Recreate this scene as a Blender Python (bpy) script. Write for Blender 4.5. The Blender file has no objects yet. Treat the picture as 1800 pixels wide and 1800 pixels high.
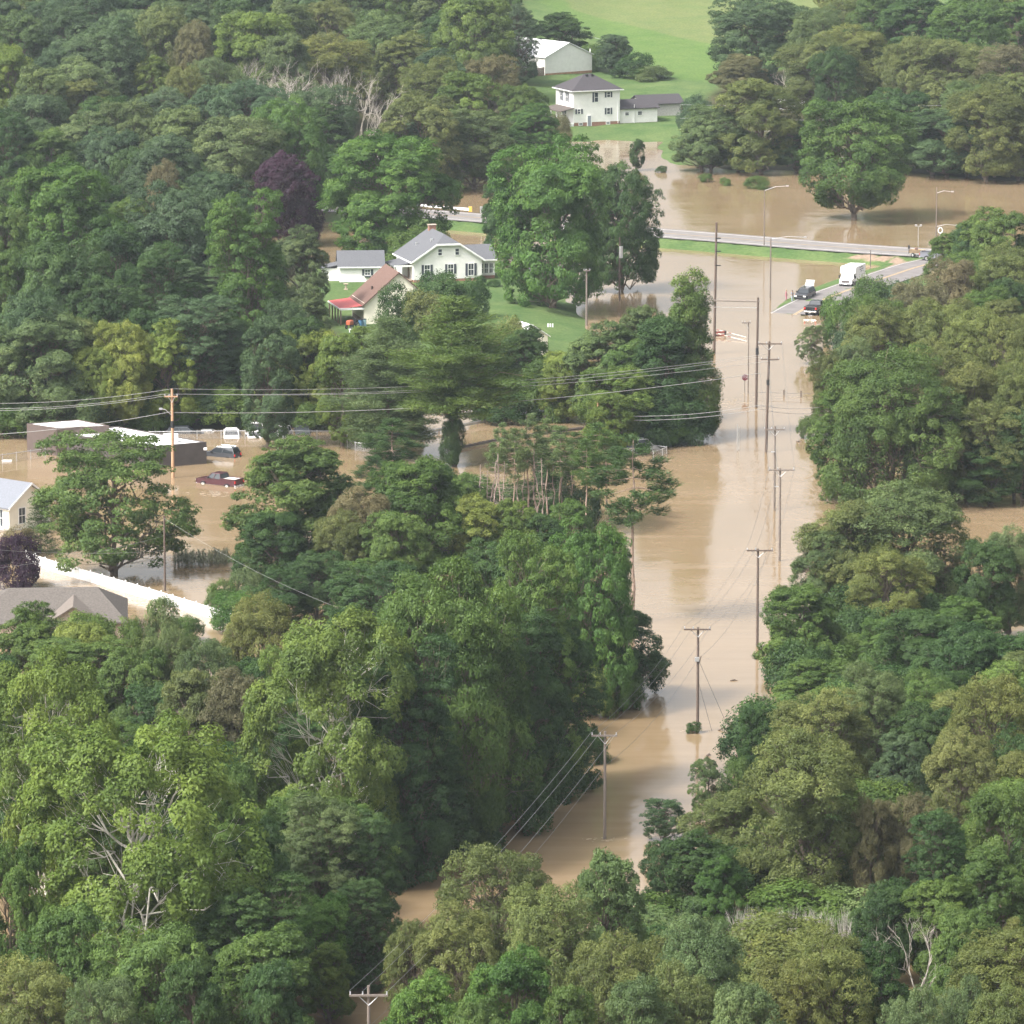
import bpy, bmesh, math, random
import numpy as np
from mathutils import Vector, Matrix

R = math.radians
scene = bpy.context.scene
col = scene.collection
random.seed(7)

# ------------------------------------------------------------------ camera
F = 9600.0            # focal length in pixels of the 1800 px photograph
PITCH = R(9.95)
HC = 109.0
cam_d = bpy.data.cameras.new("camera")
cam_d.sensor_width = 36.0
cam_d.lens = F / 1800.0 * 36.0
cam_d.clip_start = 5.0
cam_d.clip_end = 9000.0
cam = bpy.data.objects.new("camera", cam_d)
col.objects.link(cam)
cam.location = (0, 0, HC)
cam.rotation_euler = (math.pi / 2 - PITCH, 0, 0)
scene.camera = cam
CP, SP = math.cos(PITCH), math.sin(PITCH)

# ------------------------------------------------------------------ sky and sun
SUN_DIR = Vector((-0.55, -0.36, 0.75)).normalized()
world = bpy.data.worlds.new("World")
scene.world = world
world.use_nodes = True
wn = world.node_tree
wn.nodes.clear()
sky = wn.nodes.new("ShaderNodeTexSky")
sky.sky_type = 'NISHITA'
sky.sun_disc = False
sky.sun_elevation = math.asin(SUN_DIR.z)
sky.sun_rotation = math.atan2(SUN_DIR.x, SUN_DIR.y)
sky.air_density = 1.0
sky.dust_density = 7.0
sky.ozone_density = 1.0
hs = wn.nodes.new("ShaderNodeHueSaturation")
hs.inputs['Saturation'].default_value = 0.2
bg = wn.nodes.new("ShaderNodeBackground")
bg.inputs['Strength'].default_value = 0.15
wo = wn.nodes.new("ShaderNodeOutputWorld")
wn.links.new(sky.outputs[0], hs.inputs['Color'])
wn.links.new(hs.outputs[0], bg.inputs['Color'])
wn.links.new(bg.outputs[0], wo.inputs['Surface'])

sun_d = bpy.data.lights.new("sun", 'SUN')
sun_d.energy = 2.0
sun_d.angle = R(8)
sun_d.color = (1.0, 0.95, 0.87)
sun = bpy.data.objects.new("sun", sun_d)
col.objects.link(sun)
sun.location = (-300, 300, 500)
sun.rotation_euler = SUN_DIR.to_track_quat('Z', 'Y').to_euler()

scene.render.engine = 'CYCLES'
scene.view_settings.view_transform = 'Standard'
scene.view_settings.look = 'None'
scene.view_settings.exposure = 1.28
scene.view_settings.gamma = 1.0
scene.view_settings.use_curve_mapping = False
scene.cycles.use_denoising = True
scene.cycles.max_bounces = 8
scene.cycles.transparent_max_bounces = 8
scene.cycles.volume_bounces = 0
scene.cycles.caustics_reflective = False
scene.cycles.caustics_refractive = False

# ------------------------------------------------------------------ pixel <-> ground
def ray(px, py):
    u, v = (px - 900) / F, (900 - py) / F
    return np.array((u, CP + v * SP, -SP + v * CP))

def at(px, py, z=0.0):
    d = ray(px, py)
    t = (z - HC) / d[2]
    return (d[0] * t, d[1] * t, z)

def atY(px, py, Y):
    d = ray(px, py)
    t = Y / d[1]
    return (d[0] * t, Y, HC + d[2] * t)

def proj(p):
    x, y, z = p[0], p[1], p[2] - HC
    dep = y * CP - z * SP
    up = y * SP + z * CP
    return 900 + F * x / dep, 900 - F * up / dep

def scl(p):
    return F / (p[1] * CP - (p[2] - HC) * SP)      # pixels of the photograph per metre

# ------------------------------------------------------------------ terrain height
def poly_xy(pts, z=0.0):
    return np.array([at(x, y, z)[:2] for x, y in pts])

def sdf_poly(P, X, Y):
    n = len(P)
    d = np.full(X.shape, 1e9)
    inside = np.zeros(X.shape, bool)
    for i in range(n):
        a, b = P[i], P[(i + 1) % n]
        ex, ey = b - a
        wx, wy = X - a[0], Y - a[1]
        t = np.clip((wx * ex + wy * ey) / (ex * ex + ey * ey), 0, 1)
        d = np.minimum(d, np.hypot(wx - ex * t, wy - ey * t))
        c = ((a[1] <= Y) & (b[1] > Y)) | ((b[1] <= Y) & (a[1] > Y))
        with np.errstate(divide='ignore', invalid='ignore'):
            xi = a[0] + (Y - a[1]) * ex / (ey if abs(ey) > 1e-9 else 1e-9)
        inside ^= c & (X < xi)
    return np.where(inside, d, -d)

def line_h(pts, X, Y, halfw, slope):
    best = np.full(X.shape, -9.0)
    for a, b in zip(pts[:-1], pts[1:]):
        ex, ey = b[0] - a[0], b[1] - a[1]
        t = np.clip(((X - a[0]) * ex + (Y - a[1]) * ey) / (ex * ex + ey * ey), 0, 1)
        d = np.hypot(X - a[0] - ex * t, Y - a[1] - ey * t)
        z = a[2] + (b[2] - a[2]) * t
        best = np.maximum(best, z - slope * np.maximum(0, d - halfw))
    return best

HW = [at(300, 352, 1.1), at(560, 365, 1.1), at(700, 373, 1.1), at(800, 380.5, 1.1), at(870, 386, 1.1), at(1020, 399, 1.1),
      at(1180, 412, 1.1), at(1260, 418, 1.1), at(1350, 425.5, 1.1), at(1440, 433, 1.1), at(1540, 440, 1.1),
      at(1640, 446, 1.1), at(1800, 454, 1.1), at(2100, 468, 1.1)]
SR = [at(1330, 640, -0.9), at(1362, 580, -0.5), at(1405, 549, 0.0), at(1456, 524, 0.45), at(1510, 504, 0.8), at(1564, 486, 1.0),
      at(1620, 468, 1.05), at(1690, 452, 1.08)]
LAWN = poly_xy([(470, 462), (560, 468), (640, 462), (760, 450), (900, 462), (985, 505), (1036, 556), (1046, 585), (1034, 625), (985, 690),
                (880, 712), (760, 726), (600, 744), (420, 752), (150, 764), (-200, 770), (-400, 600), (-300, 440), (100, 430)])
HILL = poly_xy([(-900, 345), (300, 345), (560, 372), (690, 330), (800, 326), (880, 318), (940, 290), (1000, 250), (1090, 247),
                (1166, 249), (1185, 285), (1300, 303), (1420, 298), (1620, 306), (1700, 312), (1800, 318), (2700, 330)])
HILL = np.vstack([HILL, [(2500, 1500), (2500, 6000), (-2500, 6000), (-2500, 1500)]])

def WOB(X, Y): return 1.0 * np.sin(X * 0.23 + 1.3) + 0.8 * np.sin(X * 0.61 + Y * 0.11) + 0.6 * np.sin(X * 1.1 - Y * 0.35)

def height(X, Y):
    X = np.asarray(X, float); Y = np.asarray(Y, float)
    h = np.full(X.shape, -1.3)
    s = sdf_poly(LAWN, X, Y) + WOB(X, Y)
    h = np.maximum(h, np.minimum(1.5, s * 0.14))
    s = sdf_poly(HILL, X, Y) + WOB(X, Y)
    t = np.clip((X + 40) / 60.0, 0, 1)                 # gentler rise behind the farmhouse, steeper wooded slope on the left
    rise = np.minimum(1.5, s * 0.1) + np.clip(s - 25, 0, 1e9) * (0.055 + 0.05 * (1 - t))
    rise = np.where(s > 700, np.minimum(rise, 45 + 0.03 * (s - 700)), rise)
    h = np.maximum(h, rise)
    h = np.maximum(h, line_h(HW, X, Y, 5.6, 0.36))
    h = np.maximum(h, line_h(SR, X, Y, 4.3, 0.22))
    return np.maximum(h, -1.3)

def axis(lo, hi, step, far_lo, far_hi):
    a = list(np.arange(lo, hi + 1e-6, step))
    s, v = step, lo
    left = []
    while v > far_lo:
        s *= 1.5; v -= s; left.append(v)
    s, v = step, hi
    right = []
    while v < far_hi:
        s *= 1.5; v += s; right.append(v)
    return np.array(left[::-1] + a + right)

GX = axis(-150, 150, 2.0, -2600, 2600)
GY = axis(380, 1330, 2.0, -400, 6500)
MX, MY = np.meshgrid(GX, GY)
GH = height(MX, MY)

def hz(x, y):
    i = int(np.clip(np.searchsorted(GX, x) - 1, 0, len(GX) - 2))
    j = int(np.clip(np.searchsorted(GY, y) - 1, 0, len(GY) - 2))
    u = (x - GX[i]) / (GX[i + 1] - GX[i]); v = (y - GY[j]) / (GY[j + 1] - GY[j])
    return (GH[j, i] * (1 - u) + GH[j, i + 1] * u) * (1 - v) + (GH[j + 1, i] * (1 - u) + GH[j + 1, i + 1] * u) * v

RY = np.arange(330.0, 2600.0, 3.0)
RJ = np.clip(np.searchsorted(GY, RY) - 1, 0, len(GY) - 2)
RV = (RY - GY[RJ]) / (GY[RJ + 1] - GY[RJ])
def place(px, py):
    """the point of the ground or water surface seen at a pixel"""
    d = ray(px, py)
    X, Z = d[0] / d[1] * RY, np.array(HC + d[2] / d[1] * RY)
    i = np.clip(np.searchsorted(GX, X) - 1, 0, len(GX) - 2)
    u = (X - GX[i]) / (GX[i + 1] - GX[i])
    A = GH[RJ, i] * (1 - u) + GH[RJ, i + 1] * u; B = GH[RJ + 1, i] * (1 - u) + GH[RJ + 1, i + 1] * u
    G = np.maximum(0.0, A * (1 - RV) + B * RV) - Z
    k = np.argmax(G >= 0)
    if G[k] < 0: k = len(RY) - 1
    k = max(k, 1)
    t = G[k - 1] / (G[k - 1] - G[k]) if G[k] != G[k - 1] else 0
    Y = RY[k - 1] + (RY[k] - RY[k - 1]) * t
    x = d[0] / d[1] * Y
    return (x, Y, max(0.0, hz(x, Y)))

def base_for(px, ytop, h):
    """where a thing of height h stands whose top is seen at (px, ytop)"""
    lo, hi = ytop, ytop + 700
    for _ in range(26):
        m = (lo + hi) / 2
        p = place(px, m)
        t = proj((p[0], p[1], p[2] + h))[1]
        if t > ytop: hi = m
        else: lo = m
    return place(px, (lo + hi) / 2)

# ------------------------------------------------------------------ materials
def nt(m): return m.node_tree.nodes, m.node_tree.links
MATS = {}
def mat(name, c, rough=0.6, var=0.0, scale=3.0, metal=0.0, spec=0.4, bump=0.0, c2=None, stretch=(1, 1, 1), coat=0.0):
    if name in MATS: return MATS[name]
    m = bpy.data.materials.new(name); m.use_nodes = True
    n, l = nt(m)
    b = n['Principled BSDF']
    b.inputs['Roughness'].default_value = rough
    b.inputs['Metallic'].default_value = metal
    b.inputs['Specular IOR Level'].default_value = spec
    b.inputs['Coat Weight'].default_value = coat
    if var > 0 or c2:
        g = n.new('ShaderNodeTexCoord')
        mp = n.new('ShaderNodeMapping'); mp.inputs['Scale'].default_value = stretch
        l.new(g.outputs['Object'], mp.inputs['Vector'])
        t = n.new('ShaderNodeTexNoise'); t.inputs['Scale'].default_value = scale; t.inputs['Detail'].default_value = 5
        l.new(mp.outputs[0], t.inputs['Vector'])
        r = n.new('ShaderNodeValToRGB')
        r.color_ramp.elements[0].position = 0.3; r.color_ramp.elements[1].position = 0.7
        k = var if not c2 else 0
        r.color_ramp.elements[0].color = tuple(min(1, v * (1 - k)) for v in c) + (1,)
        r.color_ramp.elements[1].color = tuple(min(1, v * (1 + k)) for v in (c2 or c)) + (1,)
        l.new(t.outputs['Fac'], r.inputs['Fac']); l.new(r.outputs['Color'], b.inputs['Base Color'])
        if bump:
            bp = n.new('ShaderNodeBump'); bp.inputs['Strength'].default_value = bump
            l.new(t.outputs['Fac'], bp.inputs['Height']); l.new(bp.outputs[0], b.inputs['Normal'])
    else:
        b.inputs['Base Color'].default_value = tuple(c) + (1,)
    MATS[name] = m
    return m

def boards(name, c, pitch=0.2, axis_='Z', depth=0.35, var=0.05, rough=0.55):
    """painted boards: fine relief lines at a board's pitch"""
    m = mat(name, c, rough, var, 1.2)
    n, l = nt(m)
    b = n['Principled BSDF']
    g = n.new('ShaderNodeTexCoord')
    sx = n.new('ShaderNodeSeparateXYZ'); l.new(g.outputs['Object'], sx.inputs[0])
    md = n.new('ShaderNodeMath'); md.operation = 'MULTIPLY'; md.inputs[1].default_value = 1 / pitch
    l.new(sx.outputs[axis_], md.inputs[0])
    fr = n.new('ShaderNodeMath'); fr.operation = 'FRACT'; l.new(md.outputs[0], fr.inputs[0])
    bp = n.new('ShaderNodeBump'); bp.inputs['Strength'].default_value = depth; bp.inputs['Distance'].default_value = 0.03
    l.new(fr.outputs[0], bp.inputs['Height']); l.new(bp.outputs[0], b.inputs['Normal'])
    return m

def leaf_mat(name, trans=0.42, gloss=0.012, lo=0.7, hi=1.35):
    m = bpy.data.materials.new(name); m.use_nodes = True
    n, l = nt(m); n.clear()
    o = n.new('ShaderNodeObjectInfo')
    a = n.new('ShaderNodeAttribute'); a.attribute_name = 'tint'
    mr = n.new('ShaderNodeMapRange'); mr.inputs['To Min'].default_value = lo; mr.inputs['To Max'].default_value = hi
    l.new(a.outputs['Fac'], mr.inputs['Value'])
    vm = n.new('ShaderNodeVectorMath'); vm.operation = 'SCALE'
    l.new(o.outputs['Color'], vm.inputs[0]); l.new(mr.outputs[0], vm.inputs['Scale'])
    # some leaves lean to yellow
    hsv = n.new('ShaderNodeHueSaturation'); hsv.inputs['Saturation'].default_value = 0.96; l.new(vm.outputs[0], hsv.inputs['Color'])
    gp = n.new('ShaderNodeNewGeometry'); tn = n.new('ShaderNodeTexNoise'); tn.inputs['Scale'].default_value = 0.22; tn.inputs['Detail'].default_value = 2
    l.new(gp.outputs['Position'], tn.inputs['Vector'])
    mv = n.new('ShaderNodeMapRange'); mv.inputs['From Min'].default_value = 0.3; mv.inputs['From Max'].default_value = 0.7; mv.inputs['To Min'].default_value = 0.8; mv.inputs['To Max'].default_value = 1.25
    l.new(tn.outputs['Fac'], mv.inputs['Value']); l.new(mv.outputs[0], hsv.inputs['Value'])
    sm = n.new('ShaderNodeMath'); sm.operation = 'ADD'; l.new(a.outputs['Fac'], sm.inputs[0]); l.new(tn.outputs['Fac'], sm.inputs[1])
    mh = n.new('ShaderNodeMapRange'); mh.inputs['From Min'].default_value = 0.55; mh.inputs['From Max'].default_value = 1.45; mh.inputs['To Min'].default_value = 0.505; mh.inputs['To Max'].default_value = 0.480
    l.new(sm.outputs[0], mh.inputs['Value']); l.new(mh.outputs[0], hsv.inputs['Hue'])
    d = n.new('ShaderNodeBsdfDiffuse'); l.new(hsv.outputs[0], d.inputs['Color'])
    t = n.new('ShaderNodeBsdfTranslucent'); l.new(hsv.outputs[0], t.inputs['Color'])
    g = n.new('ShaderNodeBsdfGlossy'); g.inputs['Roughness'].default_value = 0.5
    g.inputs['Color'].default_value = (0.8, 0.85, 0.9, 1)
    m1 = n.new('ShaderNodeMixShader'); m1.inputs[0].default_value = trans
    m2 = n.new('ShaderNodeMixShader'); m2.inputs[0].default_value = gloss
    out = n.new('ShaderNodeOutputMaterial')
    l.new(d.outputs[0], m1.inputs[1]); l.new(t.outputs[0], m1.inputs[2])
    l.new(m1.outputs[0], m2.inputs[1]); l.new(g.outputs[0], m2.inputs[2])
    l.new(m2.outputs[0], out.inputs['Surface'])
    return m

def bark_mat(name):
    m = bpy.data.materials.new(name); m.use_nodes = True
    n, l = nt(m); b = n['Principled BSDF']
    b.inputs['Roughness'].default_value = 0.9; b.inputs['Specular IOR Level'].default_value = 0.13
    o = n.new('ShaderNodeObjectInfo')
    g = n.new('ShaderNodeNewGeometry')
    t = n.new('ShaderNodeTexNoise'); t.inputs['Scale'].default_value = 1.6; t.inputs['Detail'].default_value = 5
    l.new(g.outputs['Position'], t.inputs['Vector'])
    mr = n.new('ShaderNodeMapRange'); mr.inputs['From Min'].default_value = 0.3; mr.inputs['From Max'].default_value = 0.7
    mr.inputs['To Min'].default_value = 0.6; mr.inputs['To Max'].default_value = 1.25
    l.new(t.outputs['Fac'], mr.inputs['Value'])
    vm = n.new('ShaderNodeVectorMath'); vm.operation = 'SCALE'
    l.new(o.outputs['Color'], vm.inputs[0]); l.new(mr.outputs[0], vm.inputs['Scale'])
    l.new(vm.outputs[0], b.inputs['Base Color'])
    return m
LEAF = leaf_mat('leaf'); BARK = bark_mat('bark')

# ------------------------------------------------------------------ object helpers
def tag(o, label=None, cat=None, group=None, kind=None):
    if label: o['label'] = label
    if cat: o['category'] = cat
    if group: o['group'] = group
    if kind: o['kind'] = kind
    return o

def empty(name, loc, rz=0.0, label=None, cat=None, group=None):
    o = bpy.data.objects.new(name, None); col.objects.link(o)
    o.location = loc; o.rotation_euler = (0, 0, rz); o.empty_display_size = 0.5
    return tag(o, label, cat, group)

def link(name, me, parent=None, m=None):
    o = bpy.data.objects.new(name, me); col.objects.link(o)
    if parent: o.parent = parent
    if m and not me.materials: me.materials.append(m)
    return o

def copy_tree(o, parent=None):
    c = o.copy(); col.objects.link(c); c.parent = parent
    for ch in list(o.children): copy_tree(ch, c)
    return c

class MB:
    """collects simple shapes and links them as ONE mesh object"""
    def __init__(s): s.v = []; s.f = []
    def add(s, vs, fs):
        k = len(s.v); s.v += [tuple(p) for p in vs]; s.f += [tuple(i + k for i in f) for f in fs]; return s
    def box(s, x0, x1, y0, y1, z0, z1, rz=0, c=(0, 0)):
        vs = [(x, y, z) for z in (z0, z1) for x, y in ((x0, y0), (x1, y0), (x1, y1), (x0, y1))]
        if rz:
            ca, sa = math.cos(rz), math.sin(rz)
            vs = [(c[0] + (x - c[0]) * ca - (y - c[1]) * sa, c[1] + (x - c[0]) * sa + (y - c[1]) * ca, z) for x, y, z in vs]
        return s.add(vs, [(3, 2, 1, 0), (4, 5, 6, 7), (0, 1, 5, 4), (1, 2, 6, 5), (2, 3, 7, 6), (3, 0, 4, 7)])
    def frustum(s, a, b, z0, z1):
        """rectangles a, b = (x0,x1,y0,y1)"""
        vs = [(a[0], a[2], z0), (a[1], a[2], z0), (a[1], a[3], z0), (a[0], a[3], z0),
              (b[0], b[2], z1), (b[1], b[2], z1), (b[1], b[3], z1), (b[0], b[3], z1)]
        return s.add(vs, [(3, 2, 1, 0), (4, 5, 6, 7), (0, 1, 5, 4), (1, 2, 6, 5), (2, 3, 7, 6), (3, 0, 4, 7)])
    def prism(s, pts, z0, z1):
        n = len(pts)
        vs = [(x, y, z0) for x, y in pts] + [(x, y, z1) for x, y in pts]
        fs = [tuple(range(n))[::-1], tuple(range(n, 2 * n))] + [(i, (i + 1) % n, n + (i + 1) % n, n + i) for i in range(n)]
        return s.add(vs, fs)
    def profile(s, pts, x0, x1):
        """closed outline in (y,z) pushed from x0 to x1"""
        n = len(pts)
        vs = [(x0, y, z) for y, z in pts] + [(x1, y, z) for y, z in pts]
        return s.add(vs, [tuple(range(n)), tuple(range(n, 2 * n))[::-1]] + [(n + i, n + (i + 1) % n, (i + 1) % n, i) for i in range(n)])
    def slab(s, pts, t):
        """a flat or folded polygon in 3-D given thickness t (downwards)"""
        n = len(pts)
        vs = list(pts) + [(x, y, z - t) for x, y, z in pts]
        return s.add(vs, [tuple(range(n)), tuple(range(n, 2 * n))[::-1]] + [(i, n + i, n + (i + 1) % n, (i + 1) % n) for i in range(n)])
    def tube(s, pts, r, n=6, r1=None):
        pts = [Vector(p) for p in pts]; m = len(pts); vs = []; fs = []
        for i, p in enumerate(pts):
            t = (pts[min(i + 1, m - 1)] - pts[max(i - 1, 0)]).normalized()
            a = t.cross(Vector((0, 0, 1)))
            if a.length < 1e-3: a = Vector((1, 0, 0))
            a.normalize(); b = t.cross(a)
            rr = r if r1 is None else r + (r1 - r) * i / (m - 1)
            for k in range(n):
                th = 2 * math.pi * k / n
                vs.append(p + a * math.cos(th) * rr + b * math.sin(th) * rr)
        for i in range(m - 1):
            for k in range(n):
                fs.append((i * n + k, i * n + (k + 1) % n, (i + 1) * n + (k + 1) % n, (i + 1) * n + k))
        fs.append(tuple(range(n))[::-1]); fs.append(tuple((m - 1) * n + k for k in range(n)))
        return s.add(vs, fs)
    def disc(s, c, r, axis_='x', w=0.1, n=16):
        ax = {'x': (1, 0, 0), 'y': (0, 1, 0), 'z': (0, 0, 1)}[axis_]
        a = Vector(c) - Vector(ax) * w / 2; b = Vector(c) + Vector(ax) * w / 2
        return s.tube([a, b], r, n)
    def mesh(s, name):
        me = bpy.data.meshes.new(name); me.from_pydata(s.v, [], s.f); me.update()
        bm = bmesh.new(); bm.from_mesh(me)
        bmesh.ops.recalc_face_normals(bm, faces=bm.faces)
        bm.to_mesh(me); bm.free()
        return me
    def build(s, name, m, parent=None, bevel=0.0, smooth=False):
        me = s.mesh(name); me.materials.append(m)
        o = link(name, me, parent)
        if bevel:
            b = o.modifiers.new('bevel', 'BEVEL'); b.width = bevel; b.segments = 2; b.limit_method = 'ANGLE'
        if smooth:
            for p in me.polygons: p.use_smooth = True
        return o

def box(name, x0, x1, y0, y1, z0, z1, m, parent=None, bevel=0.0):
    return MB().box(x0, x1, y0, y1, z0, z1).build(name, m, parent, bevel)
# ------------------------------------------------------------------ ground sheet
def ground_mat():
    m = bpy.data.materials.new('grass_and_soil'); m.use_nodes = True
    n, l = nt(m); b = n['Principled BSDF']
    b.inputs['Roughness'].default_value = 0.9; b.inputs['Specular IOR Level'].default_value = 0.1
    g = n.new('ShaderNodeNewGeometry')
    t = n.new('ShaderNodeTexNoise'); t.inputs['Scale'].default_value = 0.16; t.inputs['Detail'].default_value = 8; t.inputs['Roughness'].default_value = 0.65
    l.new(g.outputs['Position'], t.inputs['Vector'])
    t2 = n.new('ShaderNodeTexNoise'); t2.inputs['Scale'].default_value = 2.2; t2.inputs['Detail'].default_value = 4
    l.new(g.outputs['Position'], t2.inputs['Vector'])
    def ramp(src, a, c, p0=0.35, p1=0.65):
        r = n.new('ShaderNodeValToRGB'); r.color_ramp.elements[0].position = p0; r.color_ramp.elements[1].position = p1
        r.color_ramp.elements[0].color = a + (1,); r.color_ramp.elements[1].color = c + (1,)
        l.new(src, r.inputs['Fac']); return r.outputs['Color']
    def mix(f, a, c, typ='MIX'):
        x = n.new('ShaderNodeMix'); x.data_type = 'RGBA'; x.blend_type = typ
        if isinstance(f, float): x.inputs[0].default_value = f
        else: l.new(f, x.inputs[0])
        l.new(a, x.inputs[6]); l.new(c, x.inputs[7]); return x.outputs[2]
    def mask(name, a, c):
        at_ = n.new('ShaderNodeAttribute'); at_.attribute_name = name
        mr = n.new('ShaderNodeMapRange'); mr.interpolation_type = 'SMOOTHSTEP'
        mr.inputs['From Min'].default_value = a; mr.inputs['From Max'].default_value = c
        ad = n.new('ShaderNodeMath'); ad.operation = 'MULTIPLY_ADD'; ad.inputs[1].default_value = 3.0
        l.new(t.outputs['Fac'], ad.inputs[0])
        l.new(at_.outputs['Fac'], ad.inputs[2])
        l.new(ad.outputs[0], mr.inputs['Value']); return mr.outputs[0]
    lawn = ramp(t.outputs['Fac'], (0.056, 0.102, 0.032), (0.098, 0.140, 0.050))
    hay = ramp(t.outputs['Fac'], (0.100, 0.138, 0.048), (0.128, 0.152, 0.058))
    past = ramp(t.outputs['Fac'], (0.074, 0.130, 0.034), (0.100, 0.152, 0.044))
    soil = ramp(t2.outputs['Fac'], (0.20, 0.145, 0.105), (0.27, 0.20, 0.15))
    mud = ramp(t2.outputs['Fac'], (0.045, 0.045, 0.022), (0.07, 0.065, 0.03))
    fine = ramp(t2.outputs['Fac'], (0.8, 0.82, 0.8), (1.15, 1.12, 1.1))
    c = mix(mask('pasture', 1.0, 6.0), lawn, past)
    c = mix(mask('hay', 1.0, 3.0), c, hay)
    c = mix(1.0, c, fine, 'MULTIPLY')
    c = mix(mask('soil', 1.2, 2.0), c, soil)
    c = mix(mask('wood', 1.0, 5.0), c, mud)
    l.new(c, b.inputs['Base Color'])
    bp = n.new('ShaderNodeBump'); bp.inputs['Strength'].default_value = 0.6; bp.inputs['Distance'].default_value = 0.15
    l.new(t2.outputs['Fac'], bp.inputs['Height']); l.new(bp.outputs[0], b.inputs['Normal'])
    return m

def gpoly(pts): return np.array([place(x, y)[:2] for x, y in pts])
HAY = gpoly([(960, -60), (1000, 14), (1070, 36), (1135, 52), (1190, 66), (1240, 76), (1330, 86), (1460, 92), (1600, 92), (1700, -60)])
PAST = gpoly([(930, 0), (1030, 60), (1080, 105), (1180, 140), (1300, 150), (1400, 150), (1600, 92), (1650, -70), (900, -70)])
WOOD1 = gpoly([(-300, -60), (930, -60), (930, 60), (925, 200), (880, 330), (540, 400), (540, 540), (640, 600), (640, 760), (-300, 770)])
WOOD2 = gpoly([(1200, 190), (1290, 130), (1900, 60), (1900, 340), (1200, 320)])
SOIL = gpoly([(1470, 452), (1530, 457), (1570, 462), (1556, 472), (1530, 480), (1575, 482), (1610, 466), (1590, 452), (1520, 447)])

nx, ny = len(GX), len(GY)
vs = np.stack([MX.ravel(), MY.ravel(), GH.ravel()], 1)
ii = np.arange(nx * ny).reshape(ny, nx)
fs = np.stack([ii[:-1, :-1], ii[:-1, 1:], ii[1:, 1:], ii[1:, :-1]], -1).reshape(-1, 4)
def fast_mesh(name, verts, quads):
    me = bpy.data.meshes.new(name)
    nv, nf, k = len(verts), len(quads), quads.shape[1]
    me.vertices.add(nv); me.vertices.foreach_set('co', np.ascontiguousarray(verts, np.float32).ravel())
    me.loops.add(nf * k); me.loops.foreach_set('vertex_index', np.ascontiguousarray(quads, np.int32).ravel())
    me.polygons.add(nf); me.polygons.foreach_set('loop_start', np.arange(0, nf * k, k, dtype=np.int32))
    me.update(calc_edges=True)
    return me
gme = fast_mesh('ground', vs, fs)
for nm, P in (('hay', HAY), ('pasture', PAST), ('soil', SOIL)):
    a = gme.attributes.new(nm, 'FLOAT', 'POINT')
    a.data.foreach_set('value', sdf_poly(P, MX, MY).ravel().astype(np.float32))
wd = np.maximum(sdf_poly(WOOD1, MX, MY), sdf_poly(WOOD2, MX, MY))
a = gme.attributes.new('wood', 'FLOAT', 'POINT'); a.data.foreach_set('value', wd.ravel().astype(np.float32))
for p in gme.polygons: p.use_smooth = True
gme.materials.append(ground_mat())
ground = link('ground', gme); tag(ground, kind='structure', label='grassy ground, lawns and wooded slope rising out of the flood')

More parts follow.
